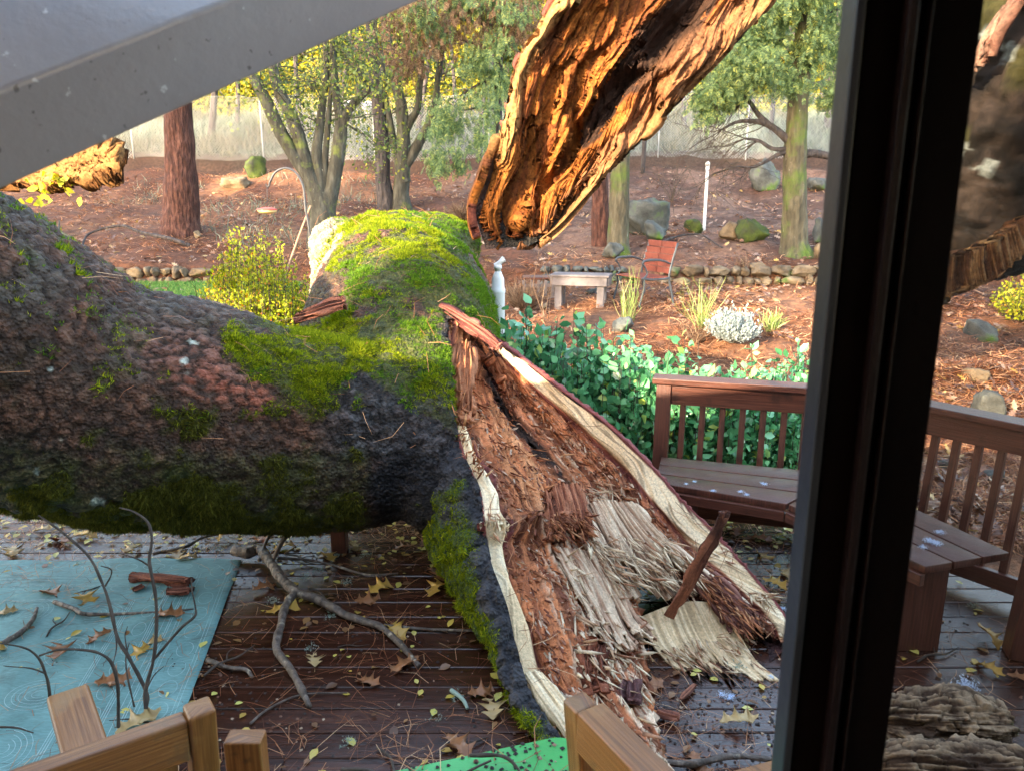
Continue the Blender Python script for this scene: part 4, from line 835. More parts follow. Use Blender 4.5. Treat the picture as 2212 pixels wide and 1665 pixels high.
# --- dark leaning pine + second forked tree
t2, _ = tree_thing('pine_tree', 'slim dark trunk leaning slightly left beside the second forked tree', [[(832,426,38),(828,400,33),(826,350,31),(822,290,29),(816,220,28),(808,150,26),(803,80,25),(796,-60,22),(785,-300,18)], [(828,380,14),(836,320,13),(822,250,12),(800,200,10),(770,160,8),(745,120,6)]], 20.5, m_dark, 16)
T3 = [[(868,446,44),(866,420,36),(868,390,34),(870,350,33),(872,300,30),(868,240,26),(858,190,22),(850,140,20),(838,90,18),(826,30,14),(815,-50,10)],
      [(872,395,34),(862,350,22),(848,300,18),(840,250,14),(830,200,12)],
      [(874,360,24),(896,325,23),(914,292,20),(930,262,19),(940,225,16),(946,170,14),(955,110,12),(965,30,9)],
      [(872,290,22),(886,262,18),(902,235,15),(906,190,14),(910,140,12),(905,70,9),(912,0,7)],
      [(830,190,14),(812,170,13),(795,152,10),(770,120,8)]]
t3, A3 = tree_thing('multi_stemmed_tree', 'smooth blue-grey forked tree standing up the slope in front of the white car', T3, 20.5, m_oakb, 12, .06)
st = [(A[int(len(A) * q)][:3], (rng.normal() * .6, rng.normal() * .4, .3)) for A in A3 for q in (.7, .9)]
tw, en = twigs(st, 3, 1.5, .016, 15, .08, 2); v, f = twigmesh(tw); mk('branches', v, f, m_oakb, t3)
leaf_cluster('crown', m_leafg, t3, en, 1700, .2, .10, QLEAF, .5)
# --- pair behind the benches
t4, _ = tree_thing('pine_tree', 'brown plated pine trunk, left of the close pair behind the garden chair', [[(1298,528,46),(1297,480,40),(1295,400,36),(1293,300,34),(1290,100,31),(1285,-300,26)]], 15.8, m_pine, 18)
t5, _ = tree_thing('mossy_tree', 'moss-streaked grey trunk, right of the close pair behind the garden chair', [[(1336,556,56),(1335,520,46),(1337,440,43),(1340,360,40),(1343,280,38),(1348,100,34),(1352,-300,28)]], 14.9, m_mossy, 18)
# --- conifer, right
T6 = [[(1717,556,78),(1716,535,62),(1716,500,54),(1716,420,50),(1718,340,48),(1722,260,45),(1728,180,42),(1736,90,40),(1744,0,36),(1755,-200,30),(1765,-500,20)]]
t6, A6 = tree_thing('conifer_tree', 'tall mossy conifer trunk with drooping green sprays beside the door frame', T6, 14.9, m_mossy, 18)
BR = [[(1716,318,20),(1690,292,17),(1655,268,15),(1620,262,10),(1590,265,7),(1560,280,4)],[(1668,275,14),(1640,250,11),(1615,215,8),(1590,190,6),(1560,175,4)],
      [(1712,328,12),(1680,335,9),(1650,352,7),(1625,362,5),(1590,360,3)],[(1712,322,12),(1670,322,9),(1640,305,7),(1610,300,5)],
      [(1722,336,22),(1755,332,18),(1790,338,16),(1830,350,12)],[(1724,160,14),(1760,130,10),(1800,95,8),(1850,60,6)],[(1730,120,12),(1690,90,9),(1640,70,7),(1590,60,5)],[(1728,60,12),(1780,30,10),(1840,10,8)]]
m_twig = M('bare_dark_twigs', [(.3, (.03, .022, .018)), (.7, (.085, .065, .05))], 15, 4, .85, .4, 50)
trunk_mesh('branch', [pxpath(p, 14.9) for p in BR], m_dark, t6, 8, .08)
st = [(pxpath(p, 14.9)[-1][:3], (-.9, rng.normal() * .3, -.25)) for p in BR[:4]] + [(pxpath(p, 14.9)[2][:3], (-.8, rng.normal() * .3, -.3)) for p in BR[:4]]
tw, en = twigs(st, 4, 1.1, .011, 25, .07, 2, .45); v, f = twigmesh(tw); mk('twigs', v, f, m_twig, t6)
SPR = []; SPF = []
for k in range(9):      # one drooping spray: a stem with short side blades
    y = .1 + k * .1; s_ = .30 * (1 - .5 * abs(y - .45))
    for sg in (-1, 1):
        n0 = len(SPR); SPR += [(0, y, 0), (0, y + .05, 0), (sg * s_, y + .22, -.04 + .02 * (k % 3)), (sg * s_ * .9, y + .12, -.05)]; SPF += [(n0, n0 + 1, n0 + 2), (n0, n0 + 2, n0 + 3)]
SPR = np.array(SPR); SPF = np.array(SPF)
def sprays(name, parent, starts, n, size, m, spread=.12, down=1.0, side=.55):
    P = np.asarray(starts)[rng.integers(0, len(starts), n)] + rng.normal(size=(n, 3)) * spread; D = rng.normal(size=(n, 3)) * side; D[:, 2] -= down
    v, f = inst(SPR, SPF, P, basis(D), size * rng.uniform(.6, 1.35, n)); return mk(name, v, f, m, parent, smooth=False)
def blob_pts(px0, px1, py0, py1, Y, n, dy=.6, f=None):
    o = [];
    while len(o) < n:
        px, py = rng.uniform(px0, px1), rng.uniform(py0, py1)
        if f is None or f(px, py): o.append(at(px, py, Y + rng.normal() * dy))
    return o
cl = []
for (a, b_, c_, d_, n_) in [(1610,1700,10,60,9),(1580,1680,60,120,9),(1560,1690,120,175,8),(1540,1600,165,215,6),(1690,1760,-10,40,6),(1760,1850,30,90,7),(1700,1740,150,190,4),(1740,1850,100,150,6),(1500,1560,200,240,4),(1600,1850,-60,0,12),(1790,1850,180,230,4)]: cl += blob_pts(a, b_, c_, d_, 14.7, n_, .4)
sprays('foliage', t6, cl, 5600, .15, m_cedar, .13, .8, .6)
# --- cedar sprays of the tree between the forked tree and the broken trunk
t7, A7 = tree_thing('conifer_tree', 'conifer with drooping sprays hanging between the forked tree and the broken trunk', [[(1075,330,20),(1076,250,18),(1078,120,16),(1080,0,14),(1082,-200,12)]], 19.5, m_dark, 12)
B7 = [[(1076,236,8),(1040,232,6),(1000,238,4),(970,225,3)],[(1078,120,8),(1040,100,6),(990,85,4),(950,75,3)],[(1078,60,8),(1030,50,6),(980,40,4)],[(1076,170,7),(1030,185,5),(990,210,4)],[(1080,200,7),(1120,190,5),(1160,200,4)]]
trunk_mesh('branch', [pxpath(p, 19.2) for p in B7], m_dark, t7, 6, .05)
cl = [];
for (a, b_, c_, d_, n_) in [(945,1000,235,290,9),(940,1010,310,360,7),(1000,1060,200,260,5),(1010,1075,100,160,6),(1050,1100,20,230,12),(880,960,20,70,8),(960,1100,-40,30,18),(1090,1150,-20,60,8),(1010,1050,280,320,3)]: cl += blob_pts(a, b_, c_, d_, 18.8, n_, .4)
sprays('foliage', t7, cl, 2600, .17, m_cedar, .14, 1.1, .4)
cl = blob_pts(820, 1180, -30, 90, 19.0, 40, .6) + blob_pts(760, 900, 90, 160, 19.5, 8)
sprays('dead_needles', t7, cl, 2600, .14, m_needle_dead, .2, 1.3, .3)
# --- bare shrub and thin saplings on the slope
def bare_shrub(label, px, py, hgt, seed, n=7):
    p = gp(px, py); r = thing('bare_shrub', label, 'shrub', p); tw, en = twigs([(p, (0, 0, 1))], n, hgt, .010, seed, 0, 2, .5); v, f = twigmesh(tw); mk('twigs', v, f, m_twig, r); return r
bare_shrub('leafless twiggy shrub on the slope left of the white post', 1450, 440, 1.5, 3, 9)
bare_shrub('small bare brush beside the wire fence at the left of the hill', 1180, 385, .7, 8, 5)

# thin dark stems standing among the others up the slope
rs_ = np.random.default_rng(44); tv = []
for k, (px, Yd, tw_) in enumerate([(455, 27.5, 13), (515, 29, 9), (598, 30, 8), (655, 27, 10), (735, 29.5, 9), (778, 31, 12), (902, 28.5, 9), (985, 29, 8), (1030, 27.5, 10), (1480, 28, 9), (1535, 30, 8), (1610, 29, 12), (1665, 27, 9), (1785, 28.5, 14), (1812, 30, 9), (250, 28, 11)]):
    x = at(px, 300, Yd)[0]; g = float(gz0(Yd)); r = thing('slender_tree', 'slender dark bare-stemmed tree on the bank by the road', 'tree', (x, Yd, g), 'slender trees along the top of the bank')
    le = rs_.normal() * .5; P = np.array([(x, Yd, g - .1), (x + le * .4, Yd, g + 1.6), (x + le * .9 + rs_.normal() * .1, Yd, g + 3.4), (x + le * 1.2, Yd, g + 6), (x + le * 1.3, Yd, g + 9)]); rr_ = tw_ / 2 / FPX * Yd
    paths = [np.c_[P, [rr_ * 1.2, rr_, rr_ * .8, rr_ * .6, .02]]]; c_ = cr(P, 20)
    st = [(c_[rs_.integers(4, 17)], (rs_.normal(), rs_.normal() * .5, .35)) for _ in range(7)]; tw, en = twigs(st, 1, 1.5, .020, 700 + k, .04, 2, .4)
    v, f = mergeQ([tube(A[:, :3], A[:, 3], 6, None, cap=False) for A in paths + tw]); mk('trunk', v, f, m_dark, r); leaf_cluster('crown', m_leafg, r, en, 420, .2, .12, QLEAF, .4)
# ================================================================ BACKDROP TREES BEYOND THE ROAD
m_bg = [leafmat('sunlit_leaves', [(0, (.03, .035, .008)), (.35, (.16, .17, .02)), (.75, (.42, .38, .04)), (1, (.52, .38, .05))], .6, .4, .2),
        leafmat('olive_leaves', [(0, (.03, .045, .01)), (.5, (.10, .12, .02)), (1, (.24, .22, .03))], .6, .4, .2)]
def crown_tree(name, label, x, y, h, rw, seed, m, nleaf=5200, lsz=.24, base=None, trunk_r=.16, low=.22, group=None):
    rs = np.random.default_rng(seed); g = float(gz0(y)) if base is None else base
    r = thing(name, label, 'tree', (x, y, g), group)
    P = np.array([(x, y, g - .1), (x + rs.normal() * .2, y, g + h * .35), (x + rs.normal() * .5, y, g + h * .7), (x + rs.normal() * .6, y, g + h * .95)])
    paths = [np.c_[P, np.array([trunk_r * 1.3, trunk_r, trunk_r * .6, .03])]]; cl = []
    for k in range(26):
        t = rs.uniform(low, 1); a = rs.uniform(0, 6.28); rr = rw * math.sin(math.pi * (.15 + .8 * (t - low) / (1.02 - low))) * rs.uniform(.35, 1)
        e = np.array([x + math.cos(a) * rr, y + math.sin(a) * rr, g + h * t]); s_ = cr(P, 30)[int(29 * max(.1, t - .18))]
        paths.append(np.c_[cr(np.array([s_, (s_ + e) / 2 + (0, 0, .3), e]), 6), np.linspace(trunk_r * .35, .015, 6)]); cl.append((e, rs.uniform(.45, 1.0) * rw * .42))
    v, f = mergeQ([tube(A[:, :3], A[:, 3], 6, None, cap=False) for A in paths]); mk('trunk', v, f, m_dark, r)
    i = rs.integers(0, len(cl), nleaf); C_ = np.array([c_[0] for c_ in cl])[i]; R_ = np.array([c_[1] for c_ in cl])[i]
    d = rs.normal(size=(nleaf, 3)); d /= np.linalg.norm(d, axis=1)[:, None]; Pp = C_ + d * (R_ * rs.uniform(.15, 1, nleaf) ** .5)[:, None] * (1, 1, .7)
    v, f = inst(QLEAF[0], QLEAF[1], Pp, basis(rs.normal(size=(nleaf, 3)) + (0, 0, -.4)), lsz * rs.uniform(.5, 1.3, nleaf)); mk('crown', v, f, m, r, smooth=False); return r
desc = ['sunlit yellow-green tree beyond the road', 'olive green leafy tree beyond the road']
xs_ = np.linspace(-30, 30, 24)
for k, x in enumerate(xs_):
    crown_tree('leafy_tree', desc[k % 2], x + random.uniform(-.8, .8), 41 + (k * 7 % 5) * 1.3, random.uniform(6.5, 10) - (2.2 if -2 < x < 3 else 0), random.uniform(2.4, 3.2), 200 + k, m_bg[k % 2], low=.06, group='trees beyond the road')
for k, x in enumerate(np.linspace(-34, 34, 14)):
    crown_tree('leafy_tree', 'tall pale tree far up the hill behind the road', x + random.uniform(-1, 1), 52 + (k * 5 % 4) * 1.5, random.uniform(9, 13) - (4 if -3 < x < 5 else 0), random.uniform(3, 4), 300 + k, m_bg[(k + 1) % 2], low=.08, nleaf=4500, lsz=.36, trunk_r=.22, group='trees far up the hill')
# undergrowth along the far verge
P = np.stack([rng.uniform(-32, 32, 60000), rng.uniform(38.4, 45, 60000), np.zeros(60000)], -1); hh = 1.9 + 1.9 * fbm(P * .4, 3, 3); P[:, 2] = gz0(P[:, 1]) + rng.uniform(0, 1, 60000) * np.clip(hh, .3, 4.4)
v, f = inst(QLEAF[0], QLEAF[1], P, basis(rng.normal(size=P.shape)), .2 * rng.uniform(.5, 1.3, len(P))); o = mk('undergrowth', v, f, m_bg[0], smooth=False); tag(o, 'sunlit brush along the far side of the road', 'undergrowth', kind='stuff')
# unseen trees added behind the house to throw broken shade over the yard
for k, (x, y, h_, rw, lo) in enumerate([(-33, -6, 17, 4.0, .62), (-27, -5, 17, 3.8, .62), (-21.5, -7, 17, 4.0, .64), (-15.6, -5.5, 17.5, 3.6, .74), (-7.6, -7, 17.5, 3.4, .74), (-38, -13, 26, 5, .46), (-31, -13, 27, 5, .46), (-26, -14, 27, 5, .46), (-20.8, -14, 27, 4.2, .6), (-44, -14, 26, 5, .46), (-6, -14, 26, 5, .55), (-19, -9, 22, 4, .60), (-13, -9.5, 22, 4, .62), (-25, -9, 22, 4, .58), (-7, -9.5, 22, 4, .64), (-10, -10.5, 24, 4, .66)]):
    crown_tree('leafy_tree', 'unseen leafy tree added behind the house to shade the yard', x, y, h_, rw, 400 + k, m_bg[1], nleaf=5200, lsz=.55, base=-.4, trunk_r=.25, low=lo, group='unseen trees added behind the house for shade')
# ================================================================ ROCKS AND WALLS
m_rock = M('tan_field_stone', [(.3, (.06, .042, .026)), (.52, (.18, .13, .08)), (.75, (.30, .235, .155))], 4, 8, .85, .9, 14, patch=[((.06, .10, .02), 2.2, .60, .12)], vary=.3, bdist=.02)
m_rockg = M('grey_mossy_stone', [(.3, (.03, .032, .03)), (.52, (.09, .095, .088)), (.75, (.20, .205, .195))], 3, 8, .8, .9, 12, patch=[((.07, .13, .015), 1.5, .52, .12)], vary=.2, bdist=.03)
m_rockm = M('mossy_boulder', [(.35, (.03, .032, .022)), (.5, (.045, .065, .012)), (.6, (.06, .085, .014)), (.7, (.12, .12, .10))], 3, 8, .9, .9, 20, bdist=.03)
_s = [(math.sin(math.pi * i / 18) * math.cos(2 * math.pi * j / 26), math.sin(math.pi * i / 18) * math.sin(2 * math.pi * j / 26), math.cos(math.pi * i / 18)) for i in range(19) for j in range(26)]
SPHV = np.array(_s); SPHF = np.array([(i * 26 + j, (i + 1) * 26 + j, (i + 1) * 26 + (j + 1) % 26, i * 26 + (j + 1) % 26) for i in range(18) for j in range(26)])
def rockV(c, r, seed, blocky=.55):
    r_ = np.array(r); V = SPHV / np.maximum(np.abs(SPHV).max(1)[:, None], .01) * blocky + SPHV * (1 - blocky)
    rs = np.random.default_rng(seed); pl = rs.normal(size=(11, 3)) * (1, 1, .8); pl /= np.linalg.norm(pl, axis=1)[:, None]
    for q_, o_ in zip(pl, rs.uniform(.60, .92, 11)):
        d_ = V @ q_ - o_; V = V - q_ * np.maximum(d_, 0)[:, None] * .93
    V = V * (1 + .13 * fbm(V * 3.6 + seed, 5, seed, .55)[:, None])
    a = random.uniform(0, 3); R_ = np.array([(math.cos(a), -math.sin(a), 0), (math.sin(a), math.cos(a), 0), (0, 0, 1)])
    return (V * r_) @ (R_.T if abs(r_[0] - r_[1]) < .2 * r_[0] else np.eye(3)) + np.asarray(c)
def boulder(label, px, py, wpx, hpx, m, seed, Y=None, depth=.8, group=None, name='boulder'):
    """px,py = centre of the base in the photo, wpx/hpx = size there"""
    p = gp(px, py) if Y is None else at(px, py, Y)
    d = p[1] * CT + (2 - p[2]) * ST; w_ = wpx / FPX * d / 2; h_ = hpx / FPX * d
    V = rockV((p[0], p[1] + w_ * .3, p[2] + h_ * .42), (w_, w_ * depth, h_ * .62), seed)
    o = mk(name, V, SPHF, m, origin=p); return tag(o, label, 'rock', group)
boulder('mossy dark boulder high on the left slope below the wire fence', 549, 385, 52, 46, m_rockm, 3)
boulder('big grey boulder right behind the pair of tree trunks', 1392, 510, 108, 72, m_rockg, 7, depth=.7)
boulder('pointed grey-green stone in front of the big grey boulder', 1414, 532, 66, 40, m_rockg, 9)
boulder('small mossy stone at the foot of the white post', 1500, 515, 44, 26, m_rockm, 12)
boulder('bright green mossy block on the right slope', 1622, 531, 78, 50, m_rockm, 14)
boulder('tan stone leaning on the green mossy block', 1572, 527, 50, 36, m_rock, 15)
boulder('dark split boulder leaning out of the upper slope under the wire fence', 1652, 412, 68, 62, m_rockg, 17)
boulder('round boulder low beside the conifer near the door frame', 1772, 528, 50, 44, m_rockg, 21)
boulder('tan stone right of the mossy conifer foot', 1776, 562, 40, 42, m_rock, 22)
boulder('flat grey stone on the slope right of the conifer', 1770, 420, 60, 28, m_rockg, 24)
boulder('pale angular stone at the foot of the moss-streaked trunk', 1322, 562, 52, 32, m_rockg, 27)
boulder('pale pointed stone catching light on top of the right stone wall', 1640, 592, 42, 30, m_rock, 30)
boulder('dark round stone half hidden in the green hedge', 1345, 735, 56, 30, m_rockg, 31)
boulder('low mossy mound of stone on the left upper slope', 505, 405, 60, 26, m_rock, 33)
boulder('dark domed stone in the litter right of the door frame', 2120, 715, 80, 42, m_rockg, 35, name='stone')
boulder('flat pale stone right of the door frame', 2105, 828, 58, 26, m_rock, 36, name='stone')
boulder('round grey-brown stone just behind the right bench rail', 2135, 905, 78, 62, m_rockg, 38, name='stone')
boulder('small pale stone glimpsed between the slats of the right bench', 2038, 1010, 26, 24, m_rockg, 39, name='stone')
boulder('grey stone low behind the slats of the right bench', 2150, 1045, 50, 34, m_rockg, 40, name='stone')
boulder('small stone at the foot of the big left pine', 428, 522, 22, 14, m_rock, 41, name='stone')
def stone_wall(label, px0, px1, pyt, pyb, rows, seed, m, Y=13.95):
    a = at(px0, pyb, Y); b_ = at(px1, pyb, Y); z0 = float(gz0(13.8)) - .03; top = at((px0 + px1) / 2, pyt, Y)[2]; h_ = top - z0
    r = thing('stone_wall', label, 'stone wall', ((a[0] + b_[0]) / 2, Y, z0)); random.seed(seed)
    for k in range(rows):
        x = a[0] - random.uniform(0, .1); rh = h_ / rows
        while x < b_[0]:
            w_ = rh * random.choice((.7, .9, 1.2, 1.6, 2.2)) * random.uniform(.8, 1.2); V = rockV((x + w_ / 2, Y + k * .05 + random.uniform(-.03, .03), z0 + rh * (k + .45)), (w_ * .54, .16, rh * random.uniform(.42, .68)), random.randint(1, 900), .4)
            o = mk('stone', V, SPHF, m, r); x += w_
stone_wall('low wall of tan fieldstones behind the lawn left of the yellow shrub', 235, 452, 578, 611, 2, 4, m_rock)
stone_wall('low dark stacked stone wall behind the grey garden table', 1175, 1345, 576, 612, 3, 6, m_rockg)
stone_wall('low sunlit stone wall running right of the garden chair', 1425, 1790, 574, 614, 2, 8, m_rock)
ed = mk('timber_edging', *merge([beam(atz(40, 652, .40), atz(640, 652, .40), .05, .14)]), M_wood('edging_timber', (.10, .04, .035), (.17, .08, .065), gs=(4, 30, 30)), smooth=False); bevel(ed, .006)
tag(ed, 'dark red timber edging board along the near side of the lawn', 'edging')

# ================================================================ FENCE, CAR, POSTS
m_galv = M('galvanised_metal', [(.3, (.30, .32, .34)), (.7, (.46, .48, .5))], 20, 3, .5, .1, 60)
m_galv.node_tree.nodes['Principled BSDF'].inputs['Metallic'].default_value = .3
m_white = M('white_painted_metal', [(.3, (.62, .63, .64)), (.7, (.75, .76, .77))], 12, 4, .5, .15, 60, patch=[((.4, .38, .34), 18, .66, .1)])
FY = 25.6; fr = thing('chain_link_fence', 'wire mesh fence with thin posts running along the top of the slope', 'fence', (0, FY, float(gz0(FY))))
fz = lambda x: float(gz(x, FY)) - .03
FPOST = [570, 1057, 1188, 1421, 1610, 60, 290, 810, 1830]
for px in FPOST:
    x = at(px, 350, FY)[0]; v, f = tube([(x, FY, fz(x) - .1), (x, FY, fz(x) + 2.1)], .022, 8, 4); mk('post', v, f, m_galv, fr)
P_ = []; x0, x1 = -19, 19; hF = 1.9; st_ = .085; n_ = int((x1 - x0) / st_)
V = []; F = []
for sg in (1, -1):
    for k in range(-int(hF / st_), n_):
        xa = x0 + k * st_; a = np.array([xa, FY + .03 * sg * 0, 0]) if sg > 0 else np.array([xa + hF, FY, 0]); b_ = a + (sg * hF, 0, hF)
        if min(a[0], b_[0]) < x0 or max(a[0], b_[0]) > x1: continue
        pts = [a + (b_ - a) * t for t in (0, .5, 1)]; Pz = [np.array([p[0], p[1], p[2] + fz(p[0]) + .05]) for p in pts]; P_.append(Pz)
zz = np.linspace(x0, x1, 160)
v, f = ribbons(P_, .006, (0, 1, 0)); o = mk('wire_mesh', v, f, m_galv, fr)
mk('wire_mesh', *ribbons([np.stack([zz, zz * 0 + FY, np.array([fz(x) for x in zz]) + 1.97], 1)], .008, (0, 1, 0)), m_galv, fr)
wp = gp(1521, 492); p_t = at(1533, 352, wp[1]); r = thing('lamp_post', 'white pole lamp with a small cap standing alone on the right slope', 'lamp post', wp)
v, f = tube([wp - (0, 0, .1), (wp[0], wp[1], p_t[2] - .15)], .034, 14, 6); mk('pole', v, f, m_white, r)
v, f = tube([(wp[0], wp[1], p_t[2] - .15 + q) for q in (0, .03, .031, .10, .101, .14, .18)], [.04, .045, .04, .045, .055, .05, .01], 14, None); mk('lamp_cap', v, f, m_white, r)
p = gp(1388, 382); v, f = tube([p - (0, 0, .1), p + (0.02, 0, 1.3)], .07, 8, 6, .1); tag(mk('fence_stake', v, f, m_dark), 'dark wooden stake at the foot of the wire fence right of the hanging trunk', 'stake')
for (px, py, h_, lb) in ((962, 462, .32, 'left of two short wooden pegs on the middle slope'), (1017, 456, .36, 'right of two short wooden pegs on the middle slope')):
    p = gp(px, py); v, f = tube([p - (0, 0, .05), p + (0, 0, h_)], .035, 7, 4, .15); tag(mk('wooden_peg', v, f, m_rock), lb, 'peg')
# car
CY = 30.6; cz = 5.02
def carx(px): return at(px, 255, CY)[0]
cx0, cx1 = carx(612), carx(898); m_car = M('white_car_paint', [(.3, (.60, .63, .68)), (.7, (.66, .69, .73))], 3, 2, .25, 0, coat=.6, spec=.5)
m_cgl = M('car_glass', [(.3, (.05, .06, .07)), (.7, (.09, .10, .12))], 3, 2, .08, 0, spec=.7); m_tyre = M('tyre_rubber', [(.3, (.02, .02, .02)), (.7, (.04, .04, .04))], 20, 2, .8, 0)
car = thing('parked_car', 'white car parked on the road above the slope, glimpsed between the tree stems', 'car', ((cx0 + cx1) / 2, CY + 3.9, 4.34))
yc0, yc1 = 33.6, 35.4; sc = 33.6 / CY; X0, X1 = cx0 * sc, cx1 * sc; Ln = X1 - X0; zb = 4.34
side = [(0, .45), (.01, .80), (.06, .93), (.17, .98), (.27, 1.02), (.36, 1.42), (.43, 1.50), (.62, 1.50), (.70, 1.42), (.80, 1.02), (.93, .92), (.99, .78), (1, .45), (.97, .30), (.86, .28), (.14, .28), (.03, .30)]
k = len(side); V = []
for yy, ins_ in ((yc0, .06), (yc0 - .0, 0), (yc1, 0), (yc1, .06)):
    for (u, z_) in side: V.append((X0 + Ln * (u + (.5 - u) * ins_ * .1), yy + (0.12 if (z_ > 1.1 and yy < 34) else (-.12 if z_ > 1.1 else 0)), zb + z_))
F = [tuple(range(k))[::-1]] + [tuple(3 * k + j for j in range(k))] + [(i * k + j, i * k + (j + 1) % k, (i + 1) * k + (j + 1) % k, (i + 1) * k + j) for i in range(3) for j in range(k)]
bevel(mk('body', np.array(V), F, m_car, car, smooth=False), .05, 3)
for (a, b_, c_, d_) in ((.31, .385, .50, .51), (.525, .535, .69, .745)):
    V = np.array([(X0 + Ln * a, yc0 - .012, zb + 1.04), (X0 + Ln * d_, yc0 - .012, zb + 1.04), (X0 + Ln * c_, yc0 + .10, zb + 1.42), (X0 + Ln * b_, yc0 + .10, zb + 1.42)]); V = np.concatenate([V, V + (0, .03, 0)]); mk('window', V, BOXF.copy(), m_cgl, car, smooth=False)
for u in (.19, .81):
    c_ = (X0 + Ln * u, yc0 + .10, zb + .34); t_ = np.linspace(0, 1, 5); v, f = tube([(c_[0], c_[1] + q, c_[2]) for q in (-.13, -.10, .08, .11)], [.27, .33, .33, .27], 24, None); w_ = mk('wheel', v, f, m_tyre, car)
    v, f = tube([(c_[0], c_[1] + q, c_[2]) for q in (-.145, -.135)], [.16, .2], 16, None); mk('hub_cap', v, f, m_galv, w_)

# ================================================================ GARDEN FURNITURE
m_slat = M('red_painted_slats', [(.3, (.12, .028, .018)), (.7, (.21, .056, .035))], 8, 6, .6, .3, 30, patch=[((.16, .05, .03), 9, .60, .08)], vary=.25)
m_iron = M('dark_cast_iron', [(.3, (.022, .026, .034)), (.7, (.05, .06, .07))], 10, 4, .45, .2, 50, spec=.5)
m_grw = M('weathered_grey_wood', [(.3, (.10, .085, .085)), (.7, (.23, .20, .20))], 6, 8, .75, .4, 14, (1, 1, 1), vary=.3)
cp = gp(1386, 664); ch = thing('garden_chair', 'cast iron garden armchair with red slatted seat and back facing left', 'chair', cp)
zg = cp[2]; W2 = .37
def cpt(u, v_, z_):   # u = forwards of the chair, v = to its side
    a = rad(205); fx, fy = math.cos(a), math.sin(a); return np.array([cp[0] + fx * u - fy * v_, cp[1] + .0 + fy * u + fx * v_, zg + z_])
for sd_ in (-1, 1):
    fr_ = [(-.34, 0, .0), (-.28, 0, .22), (-.23, 0, .42)]; pl = [cpt(u, sd_ * W2, z_) for (u, _, z_) in fr_] + [cpt(-.26, sd_ * W2, .62), cpt(-.36, sd_ * W2, .95)]
    v, f = tube(pl, .017, 8, 22); mk('back_leg', v, f, m_iron, ch)
    v, f = tube([cpt(.30, sd_ * W2, 0), cpt(.27, sd_ * W2, .12), cpt(.22, sd_ * W2, .30), cpt(.24, sd_ * W2, .44)], .017, 8, 14); mk('front_leg', v, f, m_iron, ch)
    v, f = tube([cpt(.24, sd_ * W2, .43), cpt(.18, sd_ * W2, .50), cpt(.22, sd_ * W2, .60), cpt(.27, sd_ * W2, .66), cpt(.20, sd_ * W2, .70), cpt(-.05, sd_ * W2, .70), cpt(-.24, sd_ * W2, .64)], [.014, .014, .014, .018, .020, .018, .014], 8, 34); mk('armrest', v, f, m_iron, ch)
    v, f = tube([cpt(.27, sd_ * W2, .43), cpt(.05, sd_ * W2, .41), cpt(-.23, sd_ * W2, .42)], .018, 8, 14); mk('seat_rail', v, f, m_iron, ch)
for k in range(5):
    u = .22 - .105 * k; o = mk('seat_slat', *merge([beam(cpt(u, -W2, .435), cpt(u, W2, .435), .085, .02)]), m_slat, ch, smooth=False); bevel(o, .004)
for k in range(5):
    z_ = .53 + .098 * k; u = -.255 - .10 * ((z_ - .53) / .42) ** 1.4
    for (a, b_) in ((-W2, -.01), (.01, W2)): o = mk('back_slat', *merge([beam(cpt(u, a, z_), cpt(u, b_, z_), .022, .092)]), m_slat, ch, smooth=False); bevel(o, .004)
# low grey table of planks and the small crate bench behind
tp = gp(1262, 668); tb = thing('garden_table', 'low weathered grey wooden table with chunky legs left of the garden chair', 'table', tp)
def T_(px, py, z_): q = atz(px, py, tp[2] + z_); return q
zt = .50; q0, q1, q2_, q3 = [atz(*q, tp[2] + zt) for q in ((1190, 601), (1304, 614), (1295, 606), (1195, 597))]
ctr = (q0 + q1) / 2; uu = np.array([.93, -.22, 0]); uu /= np.linalg.norm(uu); vv = np.array([.22, .93, 0]); vv /= np.linalg.norm(vv); Lh_, Wh_ = .46, .25
base = np.array([tp[0] - .05, tp[1] + .1, tp[2]])
for k in range(4): o = mk('top_plank', *merge([beam(base - uu * Lh_ + vv * (-.19 + .128 * k) + (0, 0, zt), base + uu * Lh_ + vv * (-.19 + .128 * k) + (0, 0, zt), .12, .03)]), m_grw, tb, smooth=False); bevel(o, .005)
for sg in (-1, 1):
    bevel(mk('apron', *merge([beam(base - uu * (Lh_ - .03) + vv * sg * .21 + (0, 0, zt - .085), base + uu * (Lh_ - .03) + vv * sg * .21 + (0, 0, zt - .085), .04, .13)]), m_grw, tb, smooth=False), .004)
    bevel(mk('apron', *merge([beam(base + uu * sg * (Lh_ - .02) - vv * .19 + (0, 0, zt - .087), base + uu * sg * (Lh_ - .02) + vv * .19 + (0, 0, zt - .087), .04, .126)]), m_grw, tb, smooth=False), .004)
    for s2 in (-1, 1):
        l_ = base + uu * sg * (Lh_ - .13) + vv * s2 * .14; bevel(mk('leg', *merge([beam(l_ - (0, 0, .05), l_ + (0, 0, zt - .02), .11, .11, uu)]), m_grw, tb, smooth=False), .006)
cpn = gp(1168, 640); cb = thing('crate_bench', 'small dark slatted crate standing behind the grey garden table', 'crate', cpn)
for k in range(3): bevel(mk('top_board', *merge([beam(cpn + (-.30, .02 + .14 * k, .36), cpn + (.34, .02 + .14 * k, .36), .13, .03)]), m_stain, cb, smooth=False), .004)
bevel(mk('side_rail', *merge([beam(cpn + (-.3, -.03, .24), cpn + (.34, -.03, .24), .03, .05)]), m_grw, cb, smooth=False), .003)
bevel(mk('side_rail', *merge([beam(cpn + (-.3, -.03, .03), cpn + (.34, -.03, .03), .03, .05)]), m_grw, cb, smooth=False), .003)
